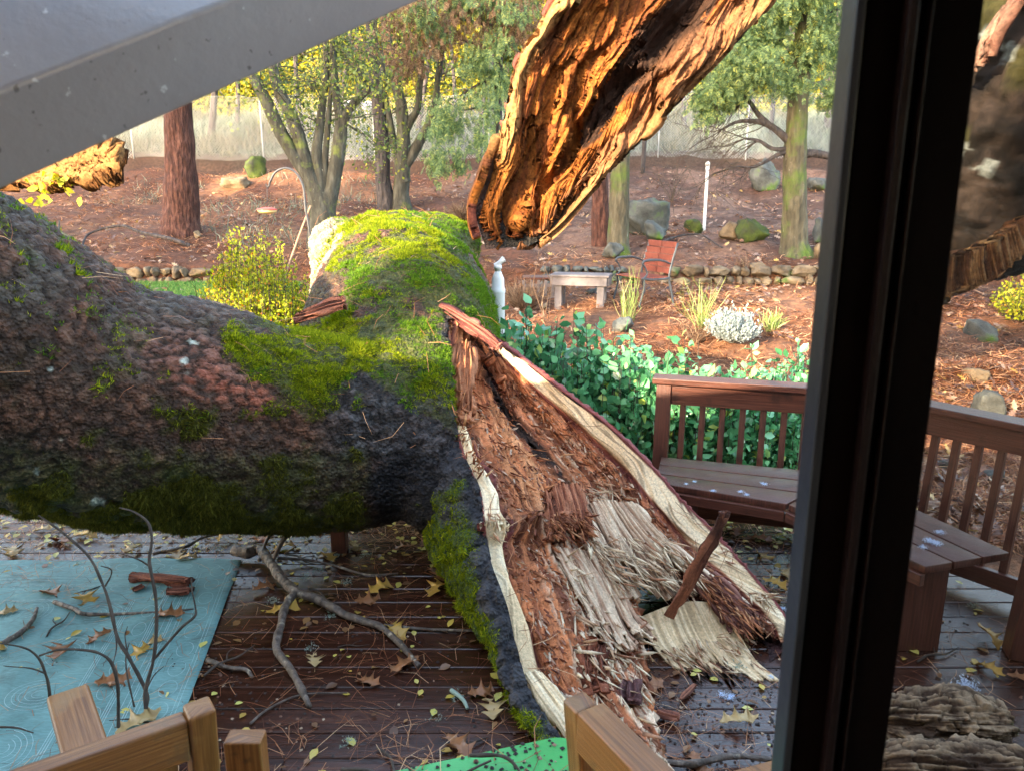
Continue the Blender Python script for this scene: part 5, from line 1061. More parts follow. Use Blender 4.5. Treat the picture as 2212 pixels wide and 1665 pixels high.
for k in range(6): bevel(mk('side_slat', *merge([beam(cpn + (-.28 + .12 * k, -.03, .0), cpn + (-.28 + .12 * k, -.03, .33), .05, .02, (0, 1, 0))]), m_grw, cb, smooth=False), .003)

# white cylinder standing behind the trunk
gY = 6.3; a = at(1076, 712, gY); zg_ = float(gz(a[0], gY)); cyl = thing('gas_cylinder', 'tall white metal cylinder with a valve top between the mossy trunk and the hedge', 'cylinder', (a[0], gY, zg_))
zt_ = at(1078, 600, gY)[2]; v, f = tube([(a[0], gY, z_) for z_ in (zg_ - .05, zt_ - .13, zt_ - .12, zt_ - .09, zt_ - .085, zt_ - .01, zt_ + .03, zt_ + .05)], [.056, .056, .060, .060, .052, .050, .034, .026], 22, None); mk('body', v, f, m_white, cyl)
v, f = tube([(a[0], gY, zt_ + q) for q in (.04, .07, .072, .10)], [.026, .026, .034, .030], 14, None); mk('neck', v, f, m_white, cyl)
v, f = mergeQ([tube([(a[0] + .0, gY, zt_ + .09), (a[0] + .02, gY, zt_ + .125), (a[0] + .06, gY - .01, zt_ + .14)], [.018, .02, .012], 8, 8, cap=False), tube([(a[0] - .03, gY, zt_ + .10), (a[0] + .01, gY, zt_ + .12), (a[0] + .045, gY, zt_ + .165)], [.012, .016, .012], 8, 8, cap=False)]); mk('valve', v, f, m_white, cyl)

# shepherd's hook with the bird feeder
m_pole = M('dark_pole_metal', [(.3, (.03, .03, .033)), (.7, (.06, .06, .065))], 20, 3, .45, .1, 60, spec=.5)
hY = 8.4; HK = [(676, 655), (672, 560), (668, 500), (660, 450), (655, 405), (640, 375), (618, 364), (596, 372), (584, 392), (581, 402), (577, 404), (574, 398)]
Pk = [at(x, y, hY) for x, y in HK]; gz_ = float(gz(Pk[0][0], hY)); Pk = [np.array([Pk[0][0] + .01, hY, gz_ - .1])] + Pk
hk = thing('feeder_pole', 'tall curved shepherd hook pole standing behind the yellow shrub', 'pole', (Pk[0][0], hY, gz_)); v, f = tube(Pk, [.012] * 10 + [.010, .007, .006], 10, 90); mk('pole', v, f, m_pole, hk)
fd = thing('bird_feeder', 'shallow red and yellow dish feeder hanging from the curved pole', 'bird feeder', at(577, 462, hY))
a = at(577, 404, hY); b_ = at(577, 447, hY); v, f = tube([a, b_], .0035, 6, 4); mk('hanger', v, f, m_pole, fd)
c_ = at(577, 455, hY); rr = .108; v, f = tube([c_ + (0, 0, q) for q in (.034, .028, .012, .002)], [.012, .05, rr, rr * .98], 28, None); mk('lid', v, f, M('red_plastic', [(.3, (.50, .05, .04)), (.7, (.62, .09, .07))], 5, 2, .3, 0), fd)
v, f = tube([c_ + (0, 0, q) for q in (.001, -.018, -.032, -.038)], [rr * .95, rr * .86, rr * .6, rr * .2], 28, None); mk('dish', v, f, M('yellow_plastic', [(.3, (.62, .42, .16)), (.7, (.7, .52, .24))], 5, 2, .35, 0), fd)
v, f = tube([at(671, 445, 8.7), at(615, 592, 8.3) * .5 + at(671, 445, 8.7) * .5, at(600, 640, 8.2)], .011, 7, 20, .05); tag(mk('garden_stake', v, f, M_wood('tan_stake', (.28, .15, .08), (.4, .24, .14))), 'thin tan stick leaning beside the curved pole', 'stick')

# ================================================================ SHRUBS
def shrub(name, label, cx, cy, z0, rx, ry, h_, n, m, size, T, seed, sprigs=40, cat='shrub', stem=m_twig, lift=.6, spr_n=26):
    rs = np.random.default_rng(seed); r = thing(name, label, cat, (cx, cy, z0)); paths = []; P = []; D = []
    for k in range(sprigs):
        a = rs.uniform(0, 6.28); q = math.sqrt(rs.uniform(0, 1)); e = np.array([cx + math.cos(a) * rx * q, cy + math.sin(a) * ry * q, z0 + h_ * math.sqrt(max(.05, 1 - .75 * q * q)) * rs.uniform(.62, 1.16)])
        b0 = np.array([cx + math.cos(a) * rx * .15, cy + math.sin(a) * ry * .15, z0]); mid = (b0 + e) / 2 + np.array([math.cos(a) * rx, math.sin(a) * ry, 0]) * .18
        c = cr(np.array([b0, mid, e]), 12); paths.append(np.c_[c, np.linspace(.007, .002, 12)])
        t = rs.uniform(.25, 1, spr_n); i = np.minimum((t * 11).astype(int), 10); pp = c[i] * (1 - (t * 11 - i))[:, None] + c[i + 1] * (t * 11 - i)[:, None]; P.append(pp + rs.normal(size=pp.shape) * .02)
        d = c[-1] - c[-3]; d /= np.linalg.norm(d); dd_ = rs.normal(size=pp.shape); D.append(dd_ + d * lift)
    v, f = twigmesh(paths); mk('stems', v, f, stem, r); P = np.concatenate(P); D = np.concatenate(D); v, f = inst(T[0], T[1], P, basis(D, up=None), size * rs.uniform(.4, 1.4, len(P))); mk('leaves', v, f, m, r, smooth=False); return r
m_ysh = leafmat('yellow_shrub_leaves', [(0, (.07, .10, .008)), (.4, (.24, .29, .012)), (.85, (.42, .42, .02)), (1, (.45, .16, .03))], .5, .35, .3)
sx = at(555, 640, 8.0); shrub('yellow_shrub', 'bright yellow-green bushy shrub in the sun behind the fallen limb', sx[0] + .03, 7.9, -.15, .68, .55, 1.62, 0, m_ysh, .034, QLEAF, 5, 520, lift=1.1, spr_n=95)
m_hdg = leafmat('glossy_green_leaves', [(0, (.03, .11, .045)), (.5, (.10, .32, .14)), (.9, (.20, .48, .23)), (1, (.44, .50, .09))], .25, .2, .7)
for k, (px, py, Yh, rx, h_, lb) in enumerate([(1125, 705, 5.75, .42, 1.28, 'glossy green hedge bush beside the white cylinder'), (1235, 720, 5.7, .48, 1.28, 'glossy green hedge bush right behind the cream rim of the split'), (1345, 752, 5.55, .46, 1.16, 'glossy green hedge bush at the left end of the bench railing'), (1470, 770, 5.5, .42, 1.02, 'lower hedge bush behind the left half of the bench back'), (1600, 790, 5.45, .36, .94, 'hedge bush behind the bench rail in front of the silver shrub'), (1710, 785, 5.6, .34, 1.0, 'hedge bush behind the bench rail next to the door frame')]):
    c_ = at(px, py, Yh); shrub('hedge_bush', lb, c_[0], Yh, float(gz(c_[0], Yh)) - .02, rx, .45, c_[2] - float(gz(c_[0], Yh)) + .04, 0, m_hdg, .078 if k < 4 else .065, LEAF, 50 + k, 220 if k < 3 else 140, spr_n=32)
m_silv = leafmat('silver_leaves', [(0, (.14, .17, .17)), (.6, (.28, .32, .31)), (1, (.42, .46, .45))], .8, .2, .2)
sp = gp(1582, 748); shrub('silver_shrub', 'pale silver-grey feathery shrub in the litter behind the bench', sp[0], sp[1], sp[2], .38, .3, .44, 0, m_silv, .035, QLEAF, 71, 130, stem=m_silv, lift=3., spr_n=40)
m_grass = leafmat('grass_blades', [(0, (.10, .16, .04)), (.5, (.24, .30, .09)), (1, (.48, .44, .20))], .6, .3, .2)
def grass_tuft(label, px, py, h_, n, m, seed, spread=.5, name='grass_tuft', wd=.012):
    p = gp(px, py); rs = np.random.default_rng(seed); D = rs.normal(size=(n, 3)) * spread * .6; D[:, 2] = 1; P = p + rs.normal(size=(n, 3)) * (.04, .04, 0)
    v, f = needles(P, basis(D), h_ * rs.uniform(.5, 1.1, n), wd); return tag(mk(name, v, f, m, origin=p, smooth=False), label, 'grass tuft')
grass_tuft('upright green grass tuft behind the hedge in front of the garden chair', 1352, 712, .75, 34, m_grass, 1, .3)
grass_tuft('green grass tuft left of the silver shrub', 1515, 735, .7, 60, m_grass, 2, .7)
grass_tuft('dead brown drooping clump at the foot of the silver shrub', 1500, 752, .4, 90, m_needle_dead, 3, 1.6)
grass_tuft('small yellow-green tuft right of the silver shrub', 1665, 715, .35, 70, m_grass, 4, .9, wd=.02)
grass_tuft('dry straw tuft on top of the right stone wall', 1605, 578, .3, 40, m_needle_dead, 5, .5)
sp = gp(2190, 690); shrub('yellow_shrub', 'small yellow-green bush at the right edge seen through the pane', sp[0] + .2, sp[1], sp[2], .55, .5, .8, 0, m_ysh, .05, QLEAF, 75, 90, spr_n=26)
sp = gp(1120, 690); grass_tuft('bristly heap of dead needles and roots left of the grey garden table', 1130, 668, .55, 500, m_needle_dead, 8, 1.3, 'needle_heap', .012)
grass_tuft('thin reddish upright stems behind the white cylinder', 1180, 720, 1.15, 9, m_needle_dead, 9, .25, 'dry_stems')
for (px, py, seed, lb) in ((1165, 430, 4, 'dry brush heap on the slope behind the hanging trunk tip'), (1000, 470, 5, 'tangled heap of dead needles on the slope behind the mossy trunk')):
    grass_tuft(lb, px, py, .55, 900, m_needle_dead, seed, 2.4, 'brush_heap', .016)
# fallen sticks lying in the yard
def stick(label, pts, r0, m=None, name='fallen_stick', fn=gp, lift=.03, cat='stick'):
    P = []
    for q in pts: a = fn(q[0], q[1]); P.append(a + (0, 0, lift + (q[2] if len(q) > 2 else 0)))
    v, f = tube(P, np.linspace(r0, r0 * .4, len(P)), 8, len(P) * 7, .15, seed=3, nfreq=9); return tag(mk(name, v, f, m or m_dark), label, cat)
stick('long dark branch lying on the needles below the left pine', [(412, 541), (370, 538, .05), (310, 528, .12), (262, 522, .2), (195, 524, .16), (175, 545)], .045)
stick('short leaning stick at the left foot of the left pine', [(362, 510), (378, 490, .1), (398, 478, .3)], .03)
stick('small curved pale stick far left on the slope', [(155, 515), (130, 505, .05), (130, 490, .1)], .03, m_oakb)
stick('broken branch lying beside the grey garden table', [(1270, 640), (1300, 632, .05), (1330, 610, .12)], .05, m_oakb)
stick('dark curved branch on the slope by the green mossy block', [(1410, 545), (1460, 532, .1), (1510, 530, .06), (1560, 545)], .03)
# ================================================================ LITTER
m_need = leafmat('fallen_pine_needles', [(0, (.05, .018, .010)), (.35, (.22, .075, .030)), (.75, (.42, .18, .075)), (1, (.64, .40, .22))], .6, .15, .35)
def yardpts(n, y0, y1, k=.86):
    y = 1 / rng.uniform(1 / y1, 1 / y0, n); x = rng.uniform(-1, 1, n) * y * k; return x, y
x, y = yardpts(230000, 4.9, 25.0); keepn = fbm(np.stack([x, y, x * 0], -1) * .9, 3, 77) + rng.normal(size=len(x)) * .4 - .75 * sst(14, 15.5, y) * sst(-2.5, .5, x) > -.25; keepn &= ~((y > 12.3) & (y < 13.8) & (x < -3.6) & (x > -8.2)); x, y = x[keepn], y[keepn]
P = np.stack([x, y, gz(x, y) + .008 + rng.uniform(0, .05, len(x))], -1)
v, f = needles(P, flat_basis(len(x), .22), .17 * rng.uniform(.6, 1.4, len(x)), .0038 + .0008 * y); o = mk('pine_needles', v, f, m_need, origin=(0, 14, 0), smooth=False); tag(o, 'reddish brown pine needles carpeting the whole yard', 'pine needles', kind='stuff')
m_lit = leafmat('leaf_litter', [(0, (.05, .028, .026)), (.3, (.15, .075, .05)), (.6, (.27, .16, .11)), (.85, (.38, .27, .20)), (.95, (.44, .30, .12)), (1, (.50, .34, .08))], .45, .15, .5)
def lobed():
    L_, R2, F = [], [], []; V = []
    ts = np.linspace(0, 1, 27)
    for i, t in enumerate(ts):
        w_ = .30 * math.sin(math.pi * min(1, t * .93 + .03)) ** .6 * (1 + .52 * math.sin(t * 3.1 * 2 * math.pi - 1.2)); V += [(-w_, t + .05 * math.sin(t * 20), .10 * w_ + .05 * math.sin(t * 5)), (0, t, .05 * math.sin(t * 5) - .02), (w_, t + .05 * math.sin(t * 20), .12 * w_ + .05 * math.sin(t * 5))]
    for i in range(26):
        a = i * 3; F += [(a, a + 1, a + 4), (a, a + 4, a + 3), (a + 1, a + 2, a + 5), (a + 1, a + 5, a + 4)]
    V += [(-.012, -.25, .0), (.012, -.25, 0)]; F += [(1, 81, 82)]
    return np.array(V), np.array(F)
OAKL = lobed()
x, y = yardpts(22000, 5, 25); wgt = fbm(np.stack([x, y, x * 0], -1) * .6, 3, 99) + .9 * sst(13.8, 15.5, y) * sst(-3, .5, x) + .3 * sst(9, 7, y) > .05; x, y = x[wgt], y[wgt]; P = np.stack([x, y, gz(x, y) + .035], -1)
v, f = inst(OAKL[0], OAKL[1], P, flat_basis(len(x), .45), rng.uniform(.08, .15, len(x))); tag(mk('fallen_leaves', v, f, m_lit, origin=(0, 14, 0), smooth=False), 'dry brown oak leaves scattered over the yard', 'leaf litter', kind='stuff')
m_dry = leafmat('pale_dry_grass', [(0, (.035, .045, .032)), (.5, (.12, .15, .11)), (1, (.27, .31, .25))], .8, .25, .2)
n_ = 60000; x = rng.uniform(-24, 24, n_); y = rng.uniform(25.7, 31.9, n_); P = np.stack([x, y, gz(x, y) - .02], -1); D = rng.normal(size=(n_, 3)) * .55; D[:, 2] = 1; dk = fbm(P * (.5, .5, 0), 3, 88) > .12; Pd, Dd = P[dk], D[dk]; P, D = P[~dk], D[~dk]; n_ = len(P)
v, f = needles(Pd, basis(Dd), (.5 + .3 * vn(Pd * .9, 4)) * rng.uniform(.5, 1.2, len(Pd)), .026); tag(mk('dry_brush', v, f, leafmat('brush_stems', [(0, (.04, .045, .03)), (.5, (.13, .13, .09)), (1, (.26, .25, .17))], .8, .25, .2), origin=(0, 29, 3.5), smooth=False), 'darker brush growing in patches on the bank below the road', 'brush', kind='stuff')
v, f = needles(P, basis(D), (.34 + .22 * vn(P * .9, 4)) * rng.uniform(.5, 1.2, n_), .024); tag(mk('dry_grass', v, f, m_dry, origin=(0, 29, 3.5), smooth=False), 'pale dry grass covering the bank below the road', 'grass', kind='stuff')
n_ = 5000; x = rng.uniform(-11, 11, n_); y = rng.uniform(15, 24, n_); k_ = fbm(np.stack([x, y, x * 0], -1) * .5, 2, 14) > .25; x, y = x[k_ & (x < 1)], y[k_ & (x < 1)]; P = np.stack([x, y, gz(x, y) - .02], -1); D = rng.normal(size=P.shape) * .6; D[:, 2] = 1
v, f = needles(P, basis(D), .34 * rng.uniform(.5, 1.2, len(x)), .014); tag(mk('straw_grass', v, f, m_dry, origin=(0, 20, 1), smooth=False), 'thin straw-coloured grass among the needles on the left slope', 'grass', kind='stuff')
n_ = 24000; xa, xb = (40 - 1106) / FPX * 13.2, (640 - 1106) / FPX * 13.2; x = rng.uniform(xa, xb, n_); y = rng.uniform(12.36, 13.74, n_); P = np.stack([x, y, gz0(y) + .055], -1); D = rng.normal(size=P.shape) * .4; D[:, 2] = 1
v, f = needles(P, basis(D), .06 * rng.uniform(.5, 1.2, n_), .010); tag(mk('lawn_grass', v, f, leafmat('lawn_green', [(0, (.05, .13, .03)), (.6, (.11, .24, .05)), (1, (.24, .32, .08))], .6, .3), origin=(-6, 13, .4), smooth=False), 'short green grass of the small lawn behind the fallen limb', 'grass', kind='stuff')
# grass and needles hanging over the bank edge
# ---- on the deck
def deckpts(n, dens=None):
    y = rng.uniform(1.9, 4.8, n); x = rng.uniform(-3.4, 2.4, n)
    if dens is not None: k = dens(x, y) > rng.random(n); x, y = x[k], y[k]
    return x, y
x, y = deckpts(15000, lambda x, y: np.clip(.16 + .55 * sst(.15, .6, fbm(np.stack([x, y, x * 0], -1) * 1.3, 3, 7)) + .5 * sst(3.9, 4.5, y), 0, 1)); P = np.stack([x, y, .004 + rng.uniform(0, .01, len(x)) + .008 * ((x < -1.3))], -1)
v, f = needles(P, flat_basis(len(x), .05), .15 * rng.uniform(.5, 1.4, len(x)), .0022); tag(mk('pine_needles', v, f, m_need, origin=(0, 3, 0), smooth=False), 'orange-brown pine needles scattered over the wet deck and rug', 'pine needles', kind='stuff')
bits = rng.normal(size=(8, 3)) * .5; BT = (np.array([(-.5, -.3, 0), (.5, -.4, 0), (.4, .4, .05), (-.3, .5, 0), (0, 0, .45)]), np.array([(0, 1, 4), (1, 2, 4), (2, 3, 4), (3, 0, 4)]))
m_deb = M('dark_wood_crumbs', None, 0, 2, .6, 0, 30, isl=[(0, (.012, .010, .010)), (.7, (.035, .022, .016)), (.9, (.16, .07, .04)), (1, (.40, .30, .2))])
x, y = deckpts(24000, lambda x, y: np.clip(.07 + .9 * np.exp(-((x - .75) / .55) ** 2 - ((y - 2.7) / .6) ** 2) + .35 * sst(.2, .6, fbm(np.stack([x, y, x * 0], -1) * 2.1, 3, 17)), 0, 1)); P = np.stack([x, y, .001 + .009 * ((x < -1.35))], -1)
v, f = inst(BT[0], BT[1], P, flat_basis(len(x), .1), rng.uniform(.004, .015, len(x))); tag(mk('wood_debris', v, f, m_deb, origin=(0, 3, 0), smooth=False), 'small dark crumbs of rotten wood and bark strewn over the deck', 'debris', kind='stuff')
m_lich = leafmat('grey_green_lichen', [(0, (.16, .22, .18)), (.6, (.30, .38, .32)), (1, (.45, .52, .44))], .8, .2, .1)
x, y = deckpts(46); Pc = np.stack([x, y, x * 0 + .012], -1); i = rng.integers(0, len(Pc), 1500); P = Pc[i] + rng.normal(size=(1500, 3)) * (.016, .016, .004); P[:, 2] = np.maximum(P[:, 2], .004)
v, f = inst(TUFT[0], TUFT[1], P, basis(rng.normal(size=P.shape) + (0, 0, .6)), rng.uniform(.007, .018, 1500)); tag(mk('lichen_scraps', v, f, m_lich, origin=(0, 3, 0), smooth=False), 'grey-green lichen scraps fallen on the deck', 'lichen', kind='stuff')
x, y = deckpts(7500, lambda x, y: np.clip(.10 + .9 * sst(3.7, 4.4, y) * .6, 0, 1)); P = np.stack([x, y, .008 + .008 * (x < -1.35)], -1)
v, f = inst(LEAF[0], LEAF[1], P, flat_basis(len(x), .16), rng.uniform(.02, .06, len(x))); m_sl = leafmat('small_wet_leaves', [(0, (.10, .05, .03)), (.35, (.26, .13, .05)), (.6, (.50, .36, .06)), (1, (.55, .52, .14))], .35, .15, .5)
tag(mk('small_leaves', v, f, m_sl, origin=(0, 3, 0), smooth=False), 'small yellow and brown leaves sprinkled over the deck boards', 'leaves', kind='stuff')
m_ly = leafmat('yellow_oak_leaf', [(0, (.42, .20, .03)), (1, (.55, .36, .08))], .4, .15, .5); m_lb = leafmat('brown_oak_leaf', [(0, (.20, .075, .03)), (1, (.34, .15, .06))], .4, .1, .5); m_lt = leafmat('tan_oak_leaf', [(0, (.38, .24, .10)), (1, (.50, .36, .16))], .4, .1, .5)
protos = [('oak_leaf', m_ly, 'fallen golden yellow oak leaf lying on the wet deck or rug', 'golden oak leaves on the deck'), ('oak_leaf', m_lb, 'fallen rusty brown oak leaf lying on the wet deck or rug', 'brown oak leaves on the deck'), ('oak_leaf', m_lt, 'fallen pale tan oak leaf lying on the wet deck or rug', 'pale oak leaves on the deck')]
PR = []
for k, (nm, m, lb, gr) in enumerate(protos):
    V = OAKL[0] * (.13, .145, .14); V[:, 2] += .022 * (np.abs(V[:, 0]) / .04) ** 2 * .35 + .012 * vn(V * 34, k * 5) + .01 * V[:, 1] / .14; o = mk(nm, V, OAKL[1], m, origin=(0, 0, 0)); tag(o, lb, 'leaf', gr); mod(o, 'SOLIDIFY', thickness=.0012); PR.append(o)
spots = [(180,1282,0),(85,1282,1),(330,1395,0),(355,1385,2),(240,1365,1),(650,1312,0),(545,1280,1),(765,1300,1),(840,1345,0),(1010,1500,1),(1065,1555,2),(965,1590,1),(250,1590,2),(25,1185,2),(120,1430,1),(850,1262,0),(700,1195,0),(640,1175,0),(890,1180,1),(960,1255,0),(430,1205,0),(1010,1320,0),(760,1170,2),(300,1180,2),(470,1170,0),(150,1175,1),(560,1165,1),(380,1190,2),(1480,1340,1),(1495,1625,1),(1620,1400,2),(1640,1190,0),(1690,1230,2),(1700,1270,0),(1590,1160,1),(1670,1170,1),(2110,1430,0),(2175,1460,1),(2160,1400,0),(1430,1470,1),(820,1480,1),(905,1420,1),(680,1440,2),(40,1320,2),(20,1400,0),(205,1480,1),(400,1330,1),(960,1170,0),(1000,1200,1),(930,1230,1),(1025,1260,1),(70,1150,2),(210,1160,0),(1690,1300,1),(1440,1640,1),(1555,1560,2)]
u_ = [0, 0, 0]
for (px, py, k) in spots:
    p = atz(px, py, .012); base = PR[k]; o = base if not u_[k] else base.copy()
    if u_[k]: COL.objects.link(o)
    u_[k] += 1; o.location = (p[0], p[1], .020 if p[0] < -1.3 else .012); o.rotation_euler = (random.gauss(0, .12), random.gauss(0, .12), random.uniform(0, 6.28)); s_ = random.uniform(.75, 1.2); o.scale = (s_, s_, s_)

# ---- sticks and branches on the deck
m_stk = mbark('wet_grey_brown_stick', (.03, .022, .02), (.10, .075, .06), (.22, .17, .14), 26, .5, [((.36, .30, .22), 18, .60, .08)], .45)
onz = lambda z: (lambda px, py: atz(px, py, z))
br = thing('fallen_branch', 'crooked grey-brown forked branch lying on the deck right of the rug', 'branch', atz(640, 1275, 0))
def dtube(name, pts, r0, r1, par, m=None, sm=9): 
    P = [atz(q[0], q[1], q[2]) for q in pts]; v, f = tube(P, np.linspace(r0, r1, len(P)), 12, len(P) * sm, .22, seed=len(P), nfreq=16); return mk(name, v, f, m or m_stk, par)
dtube('stem', [(505,1188,.05),(535,1193,.05),(562,1188,.06),(585,1215,.06),(610,1250,.05),(640,1277,.05),(680,1290,.045),(715,1310,.04),(760,1333,.035),(815,1350,.03),(860,1385,.02),(905,1438,.012)], .033, .012, br)
dtube('twig', [(640,1277,.05),(618,1305,.05),(607,1350,.045),(597,1400,.035),(625,1440,.03),(645,1475,.025),(668,1525,.012)], .022, .013, br)
dtube('twig', [(588,1212,.06),(612,1165,.18),(640,1130,.30)], .015, .011, br); dtube('twig', [(560,1210,.05),(580,1160,.12),(620,1120,.2)], .010, .006, br)
dtube('twig', [(600,1205,.05),(660,1208,.03),(720,1220,.02),(790,1240,.02),(860,1238,.012)], .009, .005, br)
def dstick(label, pts, r0, r1=None, m=None, name='twig', cat='twig'):
    P = [atz(*q) for q in pts]; v, f = tube(P, np.linspace(r0, r1 or r0 * .4, len(P)), 8, len(P) * 7, .2, seed=len(pts), nfreq=20); return tag(mk(name, v, f, m or m_stk), label, cat)
dstick('long thin straight stick lying on the deck boards left of the mossy split', [(830,1350,.02),(900,1357,.015),(970,1360,.012),(1045,1362,.012)], .009, .006)
dstick('curved dark stick lying across the rug', [(118,1300,.02),(160,1314,.03),(182,1325,.03),(255,1325,.02),(330,1322,.02),(418,1315,.02)], .013, .005)
dstick('dark crooked stick at the left edge of the rug', [(0,1392,.02),(45,1365,.03),(72,1335,.03),(80,1312,.03)], .014, .008)
dstick('short grey broken stick right of the rug', [(448,1425,.015),(490,1440,.02),(530,1445,.02),(545,1462,.01)], .011, .007)
dstick('thin dark stick beyond the rug under the limb', [(330,1195,.02),(400,1180,.03),(445,1158,.04),(520,1150,.04),(600,1160,.03)], .011, .005)
dstick('lichen-covered thin stick near the green table', [(975,1490,.012),(1000,1510,.02),(1010,1530,.012)], .009, .006, m_lich)
dstick('slim dark twig lying on the boards in front of the crooked branch', [(540,1562,.01),(580,1530,.012),(650,1500,.012),(750,1495,.01)], .005, .003)
dstick('long wet stick along the bottom of the deck at the right', [(1430,1645,.02),(1500,1648,.03),(1580,1632,.03),(1670,1640,.02)], .014, .01)
dstick('dark mossy stick at the bottom edge left of the green table', [(440,1590,.03),(447,1620,.03),(450,1665,.03)], .026, .024)
sap = thing('dead_sapling', 'leafless dark twigs standing upright out of the broken limb in front of the rug', 'branch', atz(315, 1500, 0))
Z7 = lambda q: (.3625 * q[0], 1061.8 + .3625 * q[1])
TW = [([(870,1290),(870,1190),(770,990),(700,870),(660,700),(620,570),(540,400),(430,290),(330,210),(230,140)], 2.62, 3.0, .0085), ([(870,1290),(870,1170),(910,1020),(930,870),(930,650),(900,480),(890,400),(905,280),(880,180),(800,120),(715,95)], 2.62, 2.95, .0085),
      ([(890,440),(820,400),(700,360)], 2.88, 2.85, .004), ([(915,1000),(1000,900),(1080,810),(1160,740),(1165,690),(1145,590),(1140,510)], 2.72, 2.85, .006), ([(705,1400),(705,1300),(700,1150),(665,1020),(590,960),(480,940),(350,940),(235,975)], 2.45, 2.45, .007),
      ([(300,1260),(290,1160),(270,1080),(230,990),(150,930),(0,900)], 2.5, 2.45, .006), ([(690,830),(694,930),(675,1020)], 2.6, 2.5, .004), ([(628,560),(660,500),(660,460),(600,440)], 2.8, 2.78, .004), ([(800,1280),(760,1100),(750,990),(770,900)], 2.6, 2.65, .004),
      ([(870,1180),(920,1090),(975,1040)], 2.62, 2.6, .003), ([(760,960),(745,860),(760,800)], 2.72, 2.74, .003), ([(270,1080),(180,1050),(60,1040),(20,1035)], 2.47, 2.45, .003), ([(0,1400),(100,1405),(200,1435)], 2.3, 2.3, .005)]
ps = []
for pts, y0, y1, r_ in TW:
    P = [at(*Z7(q), y0 + (y1 - y0) * i / (len(pts) - 1)) for i, q in enumerate(pts)]; ps.append(tube(P, np.linspace(r_, r_ * .45, len(P)), 7, len(P) * 6, .25, seed=3, nfreq=22, cap=False)[:2])
v, f = mergeQ(ps); mk('twigs', v, f, m_twig, sap)
# bark chunks
m_chunk = mbark('reddish_bark_chunk', (.08, .025, .018), (.20, .07, .045), (.32, .14, .09), 22, 1.)
def chunk(label, pts, thick, seed, m=None, name='bark_piece', cat='bark', c0=(.10, .03, .02), c1=(.28, .10, .06), amp=.05, rough=.006):
    o = slab(name, pts, 70, 34, seed, c0, c1, thick, one, None, amp, rough, m=m); tag(o, label, cat); return o
A_ = lambda *q: atz(*q)
def lowslab(label, a, b_, hw, z, thick, seed, **k):
    """a flat-lying piece between two image points on the ground plane, hw = half width in metres"""
    p, q = atz(*a, z), atz(*b_, z); d = q - p; s = np.array([-d[1], d[0], 0]) / np.linalg.norm(d); rows = [[p + d * t - s * hw * w_, p + d * t + (0, 0, thick * .35), p + d * t + s * hw * w_] for t, w_ in ((0, .6), (.25, 1), (.5, 1.05), (.75, .9), (1, .5))]
    return chunk(label, rows, thick, seed, **k)
lowslab('long red-brown bark piece lying on the rug', (283, 1240), (418, 1252), .035, .05, .03, 201)
lowslab('small red-brown bark piece beside the long one on the rug', (362, 1275), (412, 1272), .03, .045, .02, 202)
lowslab('tiny reddish bark piece on the rug in front of the long bark piece', (288, 1272), (308, 1262), .018, .03, .012, 203)
lowslab('flat orange bark chip lying on the deck right of the split', (1600 - 180, 1535), (1600 - 130, 1548), .02, .03, .012, 204)
lowslab('thin reddish splinter lying on the wet boards left of the door frame', (1502, 1478), (1470, 1510), .012, .02, .008, 205, c1=(.3, .12, .07))
# two sticks of bark on top of the trunk
chunk('red-brown bark strip lying across the limb below the yellow shrub', [[(632,690,4.22),(640,678,4.24)],[(670,682,4.20),(664,668,4.22)],[(715,668,4.20),(708,652,4.22)],[(752,658,4.20),(748,645,4.22)]], .03, 207, m=m_split, amp=.03, c0=(.12, .04, .03), c1=(.34, .13, .08))
o = slab('bark_strip', [[(900,665,4.35),(912,655,4.38)],[(950,672,4.32),(958,660,4.35)],[(1000,702,4.28),(1010,688,4.30)],[(1050,735,4.24),(1060,720,4.27)],[(1082,762,4.22),(1090,752,4.24)]], 110, 26, 209, (.13, .035, .03), (.36, .13, .09), .03, one, None, .03, .012)
tag(o, 'long red bark strip lying over the top tip of the split trunk', 'bark')
o = slab('standing_shard', [[(1438,1322,3.20),(1452,1328,3.20)],[(1472,1262,3.14),(1490,1272,3.14)],[(1505,1195,3.10),(1526,1205,3.10)],[(1540,1138,3.08),(1558,1146,3.08)],[(1564,1090,3.06),(1572,1092,3.06)]], 110, 22, 211, (.12, .04, .025), (.30, .11, .06), .022, one, None, .02, .003)
tag(o, 'red-brown bark shard standing upright in the rotten wood of the split', 'bark')
